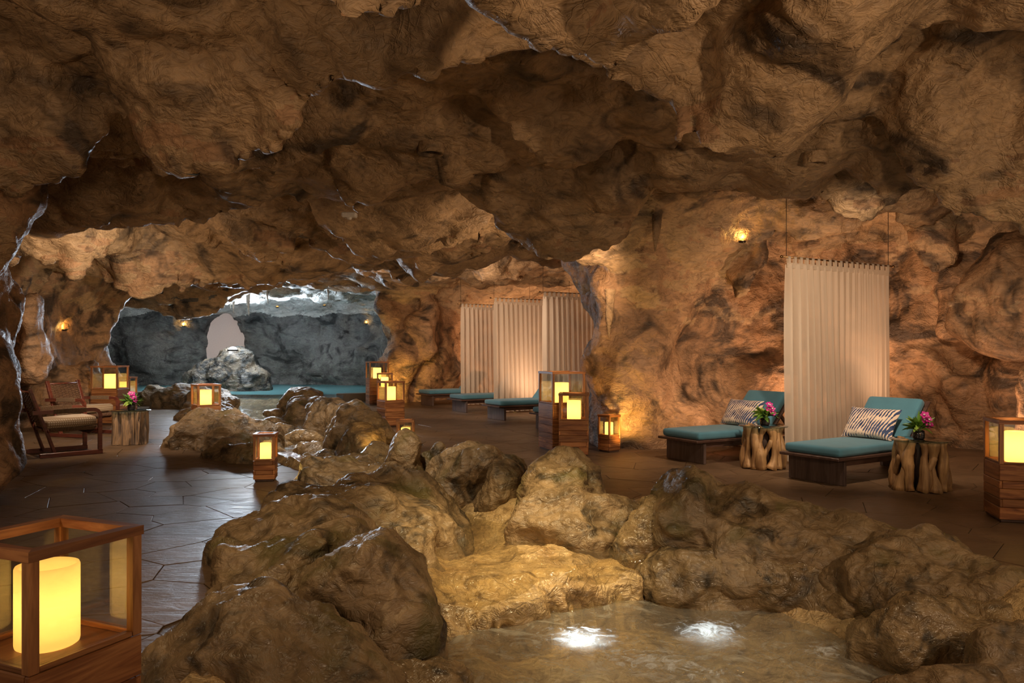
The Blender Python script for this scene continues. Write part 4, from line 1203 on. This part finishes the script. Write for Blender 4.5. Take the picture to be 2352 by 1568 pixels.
# ------------------------------------------------------------------ loungers
def make_lounger():
    """local x runs from foot to head, y to the left, origin at the foot end on the floor"""
    root = empty('chaise_lounge')
    W = 0.76; L = 2.02
    def part(name, mat, f):
        m = MB(); f(m); return m.build(name, mat, root)
    part('foot_panel', M['espresso_v'], lambda m: m.box((0.14, 0, 0.130), (0.045, W - 0.03, 0.26), None, 0.003))
    part('head_panel', M['espresso_v'], lambda m: m.box((1.95, 0, 0.130), (0.045, W - 0.03, 0.26), None, 0.003))
    part('head_crossbar', M['espresso'], lambda m: m.box((1.80, 0, 0.24), (0.26, W - 0.02, 0.04), None, 0.004))
    for s in (1, -1):
        part('side_rail', M['espresso'], lambda m: m.box((1.05, s * (W / 2 - 0.07), 0.245), (1.78, 0.035, 0.075), None, 0.003))
    part('platform', M['espresso'], lambda m: m.box((0.66, 0, 0.295), (1.36, W + 0.02, 0.034), None, 0.006))
    part('seat_cushion', M['teal'], lambda m: m.rbox((0.685, 0, 0.365), (1.30, W - 0.03, 0.105), 0.038, 6, None, 0.010))
    ang = R(50); ca, sa = math.cos(ang), math.sin(ang)
    rot = Matrix.Rotation(-ang, 3, 'Y')
    hx, hz = 1.32, 0.305
    def on(t, n): return (hx + t * ca - n * sa, 0, hz + t * sa + n * ca)
    part('back_frame', M['espresso'], lambda m: m.box(on(0.36, 0), (0.74, W + 0.0, 0.034), rot, 0.006))
    part('back_cushion', M['teal'], lambda m: m.rbox(on(0.345, 0.072), (0.70, W - 0.05, 0.105), 0.040, 6, rot, 0.012))
    for s in (1, -1):
        a = on(0.42, -0.03)
        part('back_strut', M['espresso'], lambda m: m.bar((a[0], s * (W / 2 - 0.10), a[2]), (1.90, s * (W / 2 - 0.10), 0.27), 0.03, 0.045))
    return root

def unit(angle): return math.cos(R(angle)), math.sin(R(angle))
ANG = 31.0
LOUNGERS = [  # middle of the foot panel
    ((3.46, 8.90), 32.5, 'turquoise chaise nearest the camera, with a patterned pillow, right of the big curtain'),
    ((2.34, 10.55), 29.5, 'turquoise chaise with a patterned pillow, left of the big curtain by the wall'),
    ((0.66, 14.62), ANG, 'turquoise chaise mostly hidden behind the tall wide lantern'),
    ((-0.33, 16.82), ANG, 'turquoise chaise in the alcove, nearest of the three before the curtains'),
    ((-1.26, 18.92), ANG, 'turquoise chaise in the alcove, middle one before the curtains'),
    ((-2.28, 21.10), ANG, 'turquoise chaise in the alcove, farthest one beside the rock pillar'),
]
proto = make_lounger()
for i, ((x, y), a, lab) in enumerate(LOUNGERS):
    o = proto if i == 0 else copy_tree(proto)
    c, s = unit(a)
    o.location = (x - 0.14 * c, y - 0.14 * s, 0.006); o.rotation_euler = (0, 0, R(a))
    tag(o, lab, 'chaise lounge', 'turquoise chaise lounges')

# pillows with printed ikat
def pillow_mesh():
    n = 22; V = []; F = []
    a, b, t = 0.33, 0.21, 0.08
    for side in (1, -1):
        for i in range(n + 1):
            for j in range(n + 1):
                u = -1 + 2 * i / n; v = -1 + 2 * j / n
                h = ((1 - u ** 4) * (1 - v ** 4)) ** 0.55
                pin = 1 - 0.07 * (1 - abs(v) ** 2) * abs(u) ** 3; pin2 = 1 - 0.09 * (1 - abs(u) ** 2) * abs(v) ** 3
                V.append((u * a * pin, v * b * pin2, side * t * h + 0.004 * math.sin(7 * u + 3 * v) * h))
    k = (n + 1) ** 2
    for s in range(2):
        for i in range(n):
            for j in range(n):
                q = [s * k + i * (n + 1) + j, s * k + (i + 1) * (n + 1) + j, s * k + (i + 1) * (n + 1) + j + 1, s * k + i * (n + 1) + j + 1]
                F.append(tuple(q if s == 0 else q[::-1]))
    m = MB(); m.add(V, F, True); return m.mesh('pillow')
pm = pillow_mesh()
for i, ((lx, ly), a, lab) in enumerate([(LOUNGERS[0][0], LOUNGERS[0][1], 'navy and cream patterned pillow on the chaise nearest the camera'),
                                        (LOUNGERS[1][0], LOUNGERS[1][1], 'navy and cream patterned pillow on the chaise by the wall')]):
    c, s = unit(a)
    loc = (1.22, 0.03, 0.61)
    wx = lx - 0.14 * c + loc[0] * c - loc[1] * s; wy = ly - 0.14 * s + loc[0] * s + loc[1] * c
    o = link('pillow', pm, M['ikat'])
    tilt = R(58)
    # pillow local x -> lounger y, local y -> up the slope
    bx = Vector((s, -c, 0)); up = Vector((c * math.cos(tilt), s * math.cos(tilt), math.sin(tilt))); nn = bx.cross(up)
    mtx = Matrix((bx, up, nn)).transposed().to_4x4(); mtx.translation = (wx, wy, loc[2])
    o.matrix_world = mtx
    tag(o, lab, 'pillow', 'patterned pillows')

# ------------------------------------------------------------------ curtains
CW, CZ = 2.26, 2.72
def make_curtain():
    root = empty('tab_curtain')
    nx, nz = 260, 26; V = []; F = []
    top = CZ - 0.095
    rg = random.Random(3)
    ph = [rg.uniform(0, 6) for _ in range(8)]
    for j in range(nz):
        t = j / (nz - 1); z = 0.03 + (top - 0.03) * t
        for i in range(nx):
            x = CW * (0.02 + 0.96 * i / (nx - 1))
            am = 0.030 + 0.022 * math.sin(1.9 * x + ph[0])
            y = am * math.sin(2 * math.pi * x / 0.135 + 0.9 * math.sin(2.3 * x + ph[1]) + 0.25 * (1 - t)) + 0.018 * math.sin(2 * math.pi * x / 0.061 + ph[2] + 0.6 * t) * (0.4 + 0.6 * (1 - t))
            y += 0.035 * math.sin(1.7 * x + ph[3]) * (1 - t) + 0.010 * math.sin(3 * t + 5 * x)
            xx = x + (0.012 * math.sin(2.2 * x + 4 * t)) * (1 - t) + 0.02 * (1 - t) * (x / CW)
            V.append((xx, y * (0.55 + 0.45 * (1 - t ** 6)), z))
    for j in range(nz - 1):
        for i in range(nx - 1):
            F.append((j * nx + i, j * nx + i + 1, (j + 1) * nx + i + 1, (j + 1) * nx + i))
    m = MB(); m.add(V, F, True); m.build('cloth', M['linen'], root)
    h = MB(); h.box((CW / 2, 0, top - 0.01), (CW * 0.96, 0.012, 0.07), None, 0.002)
    h.build('hem', M['linen'], root)
    r = MB(); r.tube([(-0.05, 0, CZ), (CW + 0.05, 0, CZ)], 0.011, 10); r.build('rod', M['bronze'], root)
    for x in (-0.06, CW + 0.06):
        f = MB(); f.lathe([(0.0, -0.02), (0.014, -0.016), (0.02, 0), (0.014, 0.016), (0.0, 0.02)], 12); f.build('finial', M['bronze'], root, (x, 0, CZ), (0, R(90), 0))
    # tab: a loop over the rod
    prof = [(-0.012, -0.10), (-0.0135, -0.03), (-0.0135, 0.004), (-0.009, 0.013), (0, 0.0155), (0.009, 0.013), (0.0135, 0.004), (0.0135, -0.03), (0.012, -0.10)]
    V = []; F = []
    for (y, z) in prof:
        for x in (-0.027, 0.027): V.append((x, y, z))
    for i in range(len(prof) - 1): F.append((2 * i, 2 * i + 1, 2 * i + 3, 2 * i + 2))
    t = MB(); t.add(V, F, True); tm = t.mesh('tab'); tm.materials.append(M['linen'])
    nt_ = 19
    for i in range(nt_):
        link('tab', tm, None, root, (CW * (0.035 + 0.93 * i / (nt_ - 1)), 0, CZ))
    return root
CURTAINS = [((3.585, 10.30), 30.5, 'largest sheer cream curtain, hanging between the two near chaises'),
            ((0.63, 16.55), ANG, 'rightmost sheer curtain of the alcove, cut off by the rock pillar'),
            ((-0.455, 18.50), ANG, 'middle sheer curtain of the three in the alcove'),
            ((-1.39, 20.90), ANG, 'leftmost and farthest sheer curtain of the three in the alcove')]
cproto = make_curtain()
for i, ((x, y), a, lab) in enumerate(CURTAINS):
    o = cproto if i == 0 else copy_tree(cproto)
    o.location = (x, y, 0); o.rotation_euler = (0, 0, R(a))
    tag(o, lab, 'curtain', 'sheer cream curtains on hanging rods')
for i, ((x, y), a, lab) in enumerate(CURTAINS):
    root = [o for o in bpy.data.objects if o.name.split('.')[0] == 'tab_curtain'][i]
    c, s = unit(a)
    for t in (0.03, CW - 0.06):
        zt = ray_ceiling(x + c * t, y + s * t) + 0.10
        w = MB(); w.tube([(t, 0, CZ), (t, 0, zt)], 0.0045, 6); w.build('wire', M['wire'], root)

# ------------------------------------------------------------------ stump tables
def stump_branches(loc, label, seed, r0=0.26, H=0.52):
    root = empty('stump_table', (loc[0], loc[1], 0.006))
    tag(root, label, 'side table', 'side tables made of tree stumps')
    rg = random.Random(seed); n = 13
    m = MB(); m.lathe([(0.0, 0.01), (r0 * .62, 0.01), (r0 * .60, H * .5), (r0 * .64, H - .03), (0, H - .03)], 20); m.build('shade_core', M['stem_shade'], root)  # dark plug added as the shade of the hollow inside
    for k in range(n):
        a0 = 2 * math.pi * k / n + rg.uniform(-.06, .06)
        tw = rg.uniform(-.22, .22); bulge = rg.uniform(-.015, .02)
        path = []; rad = []
        for i in range(13):
            t = i / 12
            a = a0 + tw * math.sin(t * math.pi * rg.uniform(.9, 1.1)) + 0.05 * math.sin(9 * t + seed + k)
            rr = r0 * (0.86 + 0.06 * (1 - t) ** 2) + bulge * math.sin(t * 5 + k)
            path.append((rr * math.cos(a), rr * math.sin(a), t * H))
            rad.append((0.046 + 0.016 * math.sin(6 * t + 2.1 * k)) * (1.12 if t in (0, 1) else 1) + (0.016 * (1 - t) ** 3) + rg.uniform(-.004, .004))
        b = MB(); b.tube(path, rad, 9); b.build('stem', M['stumpwood'], root)
        if k % 3 == 0:      # a fork leaning into the next stem
            a1 = a0 + 2 * math.pi / n
            b = MB(); rr = r0 * .93
            b.tube([(rr * math.cos(a0 + (a1 - a0) * t), rr * math.sin(a0 + (a1 - a0) * t), H * (.28 + .42 * t)) for t in [i / 7 for i in range(8)]], [.034, .036, .034, .03, .03, .032, .034, .03], 8)
            b.build('fork', M['stumpwood'], root)
    g = MB(); g.lathe([(0, 0), (0.300, 0), (0.304, 0.004), (0.300, 0.009), (0, 0.009)], 56); g.build('glass_top', M['tabletop'], root, (0, 0, H + 0.001))
    return root
def stump_solid(loc, label, H=0.52):
    root = empty('stump_table', (loc[0], loc[1], 0.006)); tag(root, label, 'side table', 'side tables made of tree stumps')
    n, nz = 120, 18; V = []; F = []
    th = np.linspace(0, 2 * np.pi, n, endpoint=False)
    for j in range(nz):
        t = j / (nz - 1)
        g = pnoise(np.cos(th) * 3.2, np.sin(th) * 3.2, np.full(n, t * 0.7), 77) + 0.5 * pnoise(np.cos(th) * 8, np.sin(th) * 8, np.full(n, t * 0.9), 78)
        r = 0.255 * (1 + 0.05 * (1 - t) ** 2) + 0.045 * g - 0.05 * np.clip(np.abs(pnoise(np.cos(th) * 4.5, np.sin(th) * 4.5, np.full(n, t * .5), 79)) * -6 + 1, 0, 1)
        for k in range(n): V.append((r[k] * math.cos(th[k]), r[k] * math.sin(th[k]), t * H))
    for j in range(nz - 1):
        for k in range(n): F.append((j * n + k, j * n + (k + 1) % n, (j + 1) * n + (k + 1) % n, (j + 1) * n + k))
    F.append(tuple((nz - 1) * n + k for k in range(n)))
    m = MB(); m.add(V, F, True); m.build('trunk', M['greystump'], root)
    g = MB(); g.lathe([(0, 0), (0.300, 0), (0.304, 0.004), (0.300, 0.009), (0, 0.009)], 56); g.build('glass_top', M['tabletop'], root, (0, 0, H + 0.001))
    return root
T1, T2, T3 = (4.40, 8.45), (3.20, 9.98), (-6.10, 12.52)
stump_branches(T1, 'branchy golden stump table with glass top beside the chaise nearest the camera', 3)
stump_branches(T2, 'branchy golden stump table with glass top in front of the big curtain', 8, 0.24)
stump_solid(T3, 'solid grooved grey stump table with glass top by the armchairs')

# ------------------------------------------------------------------ flower arrangements
def leaf_mesh(L, W, mat, curl):
    V = []; F = []; n = 6
    for i in range(n + 1):
        t = i / n; w = W * math.sin(math.pi * min(1, t ** 0.8)) * 0.5 + 0.0006
        z = curl * L * t * t
        V += [(L * t, -w, z + w * .35), (L * t, 0, z), (L * t, w, z + w * .35)]
    for i in range(n):
        for k in range(2): F.append((3 * i + k, 3 * i + 3 + k, 3 * i + 4 + k, 3 * i + 1 + k))
    m = MB(); m.add(V, F, True); me = m.mesh('leaf'); me.materials.append(M[mat]); return me
LEAVES = [leaf_mesh(0.125, 0.044, 'leaf', -0.35), leaf_mesh(0.11, 0.040, 'leaflight', -0.25), leaf_mesh(0.135, 0.036, 'leaf', 0.15), leaf_mesh(0.10, 0.040, 'leaflight', -0.5)]
def petal_mesh(L, W, mat):
    V = []; F = []; n = 5
    for i in range(n + 1):
        t = i / n; w = W * math.sin(math.pi * (0.08 + 0.9 * t)) ** 0.7 * 0.5
        z = 0.25 * L * math.sin(t * 2.2)
        V += [(L * t, -w, z), (L * t, 0, z - w * .15), (L * t, w, z)]
    for i in range(n):
        for k in range(2): F.append((3 * i + k, 3 * i + 3 + k, 3 * i + 4 + k, 3 * i + 1 + k))
    return V, F
def blossom_mesh():
    m = MB()
    for k in range(5):
        V, F = petal_mesh(0.034, 0.026, 'petal'); a = k * 2 * math.pi / 5
        m.add([(x * math.cos(a) - y * math.sin(a), x * math.sin(a) + y * math.cos(a), z) for x, y, z in V], F, True)
    me = m.mesh('blossom'); me.materials.append(M['petal']); return me
def lip_mesh():
    m = MB(); m.lathe([(0.0, 0.0), (0.008, 0.004), (0.011, 0.012), (0.006, 0.018), (0.0, 0.02)], 8); me = m.mesh('lip'); me.materials.append(M['petalwhite']); return me
BLOSSOM = blossom_mesh(); LIP = lip_mesh()
def flowers(loc, z, label, seed, glass=False):
    root = empty('flower_arrangement', (loc[0], loc[1], z)); root.scale = (1.25, 1.25, 1.2); tag(root, label, 'flowers', 'orchid arrangements on the tables')
    v = MB(); v.lathe([(0.0, 0.0), (0.040, 0.0), (0.048, 0.012), (0.050, 0.05), (0.046, 0.075), (0.042, 0.078), (0.040, 0.070), (0.040, 0.02), (0.0, 0.018)], 24)
    v.build('vase', M['vase'], root)
    rg = random.Random(seed)
    s = MB()
    for k in range(5):
        a = rg.uniform(0, 6.28); s.tube([(0.01 * math.cos(a), 0.01 * math.sin(a), 0.02), (0.03 * math.cos(a), 0.03 * math.sin(a), 0.13)], 0.003, 5)
    s.build('stems', M['leaf'], root)
    for k in range(46):
        a = rg.uniform(0, 2 * math.pi); el = rg.uniform(-0.15, 1.25)
        o = link('leaf', rg.choice(LEAVES), None, root)
        q = Matrix.Rotation(a, 4, 'Z') @ Matrix.Rotation(-el, 4, 'Y') @ Matrix.Rotation(rg.uniform(-.7, .7), 4, 'X')
        o.matrix_basis = Matrix.Translation((0.02 * math.cos(a), 0.02 * math.sin(a), 0.085 + rg.uniform(0, .045))) @ q
    base = Vector((0.015, -0.045, 0.20))
    for k in range(6):
        p = base + Vector((0.012 * math.sin(2.4 * k) + 0.012 * k, -0.012 * math.cos(1.7 * k), 0.022 - 0.022 * k + 0.02 * (k % 2)))
        o = link('blossom', BLOSSOM, None, root)
        o.matrix_basis = Matrix.Translation(p) @ Matrix.Rotation(rg.uniform(-.5, .5), 4, 'Z') @ Matrix.Rotation(R(72) + rg.uniform(-.4, .4), 4, 'X') @ Matrix.Rotation(rg.uniform(0, 6), 4, 'Z')
        l = link('lip', LIP, None, o)
    return root
flowers((T1[0] - 0.02, T1[1] - 0.01), 0.538, 'magenta orchids with green leaves on the stump table nearest the camera', 5)
flowers((T2[0] + 0.02, T2[1]), 0.538, 'magenta orchids with green leaves on the stump table before the big curtain', 6)
flowers((T3[0] + 0.02, T3[1]), 0.538, 'purple orchids with green leaves on the grey stump table by the armchairs', 7)

# ------------------------------------------------------------------ armchairs
def make_chair():
    """local x forward, y left"""
    root = empty('armchair')
    def part(name, mat, f, parent=root):
        m = MB(); f(m); return m.build(name, mat, parent)
    W = 0.36
    for s in (1, -1):
        y = s * W
        part('runner', M['mahogany'], lambda m: m.box((-0.02, y, 0.03), (0.80, 0.042, 0.06), None, 0.004))
        def arm_frame(m):
            pts = [(0.345, 0.05)] + [(0.345, 0.50)] + [(0.345 - 0.09 * (1 - math.cos(t)), 0.55 + 0.09 * math.sin(t)) for t in np.linspace(0.0, math.pi / 2, 7)] + [(-0.02, 0.64), (-0.50, 0.625)]
            n = len(pts); w = 0.021; V = []; F = []
            for i, (x, z) in enumerate(pts):
                a = pts[max(i - 1, 0)]; b = pts[min(i + 1, n - 1)]
                tx, tz = b[0] - a[0], b[1] - a[1]; L = math.hypot(tx, tz); nx, nz = -tz / L, tx / L
                for (dn, dy) in ((0.026, -w), (0.026, w), (-0.026, w), (-0.026, -w)): V.append((x + nx * dn, y + dy, z + nz * dn))
            for i in range(n - 1):
                for k in range(4): F.append((4 * i + k, 4 * i + (k + 1) % 4, 4 * i + 4 + (k + 1) % 4, 4 * i + 4 + k))
            F.append((0, 1, 2, 3)); F.append(tuple(4 * (n - 1) + k for k in (3, 2, 1, 0)))
            m.add(V, F)
        part('arm_frame', M['mahogany'], arm_frame)
        def wrap(m):
            for k in range(27):
                x = 0.16 - k * 0.0155; z = 0.640 - 0.015 * max(0, -0.02 - x) / 0.48
                m.box((x, y, z), (0.0135, 0.058, 0.068), None, 0.005)
        part('arm_wrap', M['rope'], wrap)
        part('back_post', M['mahogany'], lambda m: m.bar((-0.22, y - s * 0.045, 0.04), (-0.53, y - s * 0.045, 0.95), 0.040, 0.062, (0, 1, 0)))
        def swrap(m):
            for k in range(36):
                m.box((0.30 - k * 0.0165, y - s * 0.045, 0.375), (0.0145, 0.050, 0.052), None, 0.005)
        part('seat_rail', M['rope'], swrap)
    for (x, z) in ((0.30, 0.36), (-0.31, 0.36)):
        part('crossbar', M['mahogany'], lambda m: m.tube([(x, -W, z), (x, W, z)], 0.02, 10))
    part('top_bar', M['mahogany'], lambda m: m.tube([(-0.51, -W + 0.05, 0.90), (-0.51, W - 0.05, 0.90)], 0.017, 10))
    # woven back: straps over and under
    def weave(m):
        nv, nh = 9, 22
        def P(u, t, off):   # u across, t up
            return (-0.355 - 0.155 * t - off * 0.95, u, 0.46 + 0.44 * t - off * 0.3)
        for k in range(nv):
            u = -W + 0.085 + (2 * W - 0.17) * k / (nv - 1)
            m.tube([P(u, i / nh, 0.008 * (1 if (i + k) % 2 else -1)) for i in range(nh + 1)], 0.0085, 5)
        for i in range(nh):
            t = (i + 0.5) / nh
            m.tube([P(-W + 0.06 + (2 * W - 0.12) * k / (2 * nv), t, 0.008 * (-1 if ((k // 2) + i) % 2 else 1)) for k in range(2 * nv + 1)], 0.0075, 5)
    part('woven_back', M['strap'], weave)
    def seatweave(m):
        n = 24
        for k in range(n):
            y = -W + 0.06 + (2 * W - 0.12) * k / (n - 1)
            pts = [(-0.31, y, 0.385), (0.0, y, 0.365), (0.27, y, 0.385)] + [(0.30 + 0.026 * math.sin(t), y, 0.36 + 0.026 * math.cos(t)) for t in np.linspace(0, 3.4, 6)] + [(0.22, y, 0.30)]
            m.tube(pts, 0.009, 5)
    part('woven_seat', M['strap'], seatweave)
    part('seat_cushion', M['diamond'], lambda m: m.rbox((0.0, 0, 0.462), (0.66, 0.60, 0.135), 0.05, 6, Matrix.Rotation(R(-2.5), 3, 'Y'), 0.012))
    return root
ch = make_chair()
ch.location = (-6.44, 11.32, 0.006); ch.rotation_euler = (0, 0, R(44))
tag(ch, 'red brown wooden armchair seen from behind its side, nearer one of the pair', 'armchair', 'woven armchairs with pale cushions')
ch2 = copy_tree(ch)
ch2.location = (-7.46, 13.72, 0.006); ch2.rotation_euler = (0, 0, R(-18))
tag(ch2, 'woven back armchair facing the stump table, farther one of the pair', 'armchair', 'woven armchairs with pale cushions')

# ------------------------------------------------------------------ stalactites, fittings
def stalactite(x, y, L, r, seed, label, mat='ceiling'):
    lo_z = ray_ceiling(x, y); z = min(high_ceiling(x, y, r), lo_z + 0.35) + 0.03; L = L + (z - lo_z) * 0.8
    rg = random.Random(seed); n = 14; V = []; F = []; seg = 12
    for i in range(n + 1):
        t = i / n
        rr = r * (1 - t) ** 0.8 * (1 + 0.12 * math.sin(9 * t + seed)) + 0.003
        ox = 0.02 * math.sin(3 * t + seed) * t; oy = 0.02 * math.cos(2.5 * t + seed) * t
        for k in range(seg):
            a = 2 * math.pi * k / seg; q = rr * (1 + 0.15 * math.sin(3 * a + seed))
            V.append((ox + q * math.cos(a), oy + q * math.sin(a), -L * t))
    for i in range(n):
        for k in range(seg): F.append((i * seg + (k + 1) % seg, i * seg + k, (i + 1) * seg + k, (i + 1) * seg + (k + 1) % seg))
    m = MB(); m.add(V, F, True)
    o = m.build('stalactite', M[mat], None, (x, y, z)); tag(o, label, 'stalactite', 'stalactites hanging from the cave ceiling')
ST = [(-8.56, 22.2, .34, .05, 'short icicle stalactite left of the top of the pale arch'), (-7.97, 22.25, .36, .05, 'icicle stalactite over the top of the pale arch'),
      (-7.84, 22.1, .50, .05, 'longest icicle stalactite, hanging before the pale arch'), (-7.50, 22.3, .60, .07, 'stout icicle stalactite right of the pale arch'),
      (-6.94, 22.2, .30, .045, 'small icicle stalactite in the middle of the pool cave ceiling'), (-5.25, 22.3, .32, .045, 'small stalactite on the right of the pool cave ceiling'),
      (-5.05, 22.5, .26, .04, 'tiny stalactite next to the right end of the pool cave ceiling'),
      (1.95, 10.6, .50, .10, 'stout stalactite hanging before the right wall'), (1.45, 11.6, .42, .08, 'stalactite hanging at the corner of the right pillar'),
      (-6.3, 9.0, .45, .09, 'stout stalactite hanging over the left path')]
for i, (x, y, L, r, lab) in enumerate(ST): stalactite(x, y, L, r, i + 1, lab, 'icy' if y > 20 else 'ceiling')

def ceiling_fitting(x, y, r, label, name='recessed_spotlight'):
    z = ray_ceiling(x, y)
    root = empty(name, (x, y, z - 0.02)); tag(root, label, 'spotlight', 'recessed spotlights in the rock ceiling')
    m = MB(); m.lathe([(r, 0.10), (r * 1.05, 0.0), (r * 0.98, -0.015), (r * 0.80, -0.012), (r * 0.74, 0.03), (r * 0.70, 0.10)], 28); m.build('trim_ring', M['ceiling'], root)
    m = MB(); m.lathe([(r * 0.72, 0.03), (r * 0.60, 0.09), (0.0, 0.10)], 24); m.build('reflector', M['darkmetal'], root)
ceiling_fitting(3.1, 6.6, 0.16, 'large recessed spotlight in the ceiling at the upper right')
ceiling_fitting(3.1, 8.0, 0.12, 'recessed spotlight in the ceiling above the near chaises')
ceiling_fitting(-0.85, 8.2, 0.14, 'flat round fitting in the ceiling over the stream')
ceiling_fitting(-1.35, 16.0, 0.14, 'recessed spotlight in the reddish ceiling before the alcove')
z = ray_ceiling(-2.2, 10.6)
sd = empty('smoke_detector', (-2.2, 10.6, z)); tag(sd, 'small white smoke detector on the rock ceiling', 'smoke detector')
m = MB(); m.box((0, 0, -0.02), (0.20, 0.12, 0.07), None, 0.015); m.build('body', M['whiteplastic'], sd)
m = MB(); m.lathe([(0, -0.085), (0.03, -0.08), (0.04, -0.05)], 14); m.build('sensor', M['whiteplastic'], sd)

def crevice_lamp(loc, label, power=4.0):
    root = empty('crevice_lamp', loc); root.scale = (0.65, 0.65, 0.65); tag(root, label, 'lamp', 'amber lamps set in rock crevices')
    m = MB(); m.lathe([(0.0, 0), (0.07, 0.0), (0.085, 0.03), (0.08, 0.05), (0.07, 0.035), (0.0, 0.02)], 16); m.build('cup', M['darkmetal'], root)
    m = MB(); m.lathe([(0.0, 0.05), (0.035, 0.045), (0.045, 0.03), (0.0, 0.022)], 14); m.build('bulb', M['amber'], root)
    d = bpy.data.lights.new('crevice_glow', 'POINT'); d.energy = power; d.color = (1.0, 0.52, 0.12); d.shadow_soft_size = 0.03
    lo = bpy.data.objects.new('crevice_glow', d); COL.objects.link(lo); lo.parent = root; lo.location = (0, -0.05, 0.12)
for (px, py), lab, pw in (((1710, 562), 'amber lamp on the rock knob left of the big curtain', 5), ((428, 758), 'amber lamp in the grey wall left of the pale arch', 9),
                          ((642, 714), 'amber lamp high in the grey wall right of the pale arch', 9), ((748, 712), 'amber lamp in the grey wall between the arch and the rock pillar', 8),
                          ((836, 752), 'amber lamp in the grey wall nearest the rock pillar', 8), ((155, 764), 'amber lamp on the left wall above the armchairs', 3)):
    p, n = surface_at(px, py, 0.03)
    crevice_lamp(tuple(p), lab, pw)

# lamps you can see: on the island boulder and on the alcove floor; beams under the water
def disc_lamp(name, loc, r, label, mat, rot=(0, 0, 0), dome=0.025):
    root = empty(name, loc); root.rotation_euler = rot; tag(root, label, 'lamp')
    m = MB(); m.lathe([(r, -0.04), (r * 1.1, 0.0), (r, 0.012), (r * 0.85, 0.008)], 20); m.build('housing', M['darkmetal'], root)
    m = MB(); m.lathe([(r * 0.88, 0.004), (r * 0.75, dome * 0.5), (r * 0.45, dome * 0.85), (0.0, dome)], 20); m.build('lens', M[mat], root)
disc_lamp('boulder_top_lamp', (-8.9, 25.0, 1.50), 0.16, 'bright white lamp on top of the island boulder', 'coolemit', dome=0.10)
disc_lamp('floor_uplight', (0.07, 19.2, 0.012), 0.06, 'small bright uplight set in the alcove floor', 'amber')
spot('underwater_beam', (0.47, 5.20, -0.57), (0.47, 5.2, 1.0), 9, (0.85, 0.93, 1.0), 116, 0.5, 0.03)
spot('underwater_beam', (1.32, 5.28, -0.58), (1.32, 5.28, 1.0), 3.5, (0.85, 0.93, 1.0), 116, 0.5, 0.03)  # added to light the foam streak, no lamp of its own there
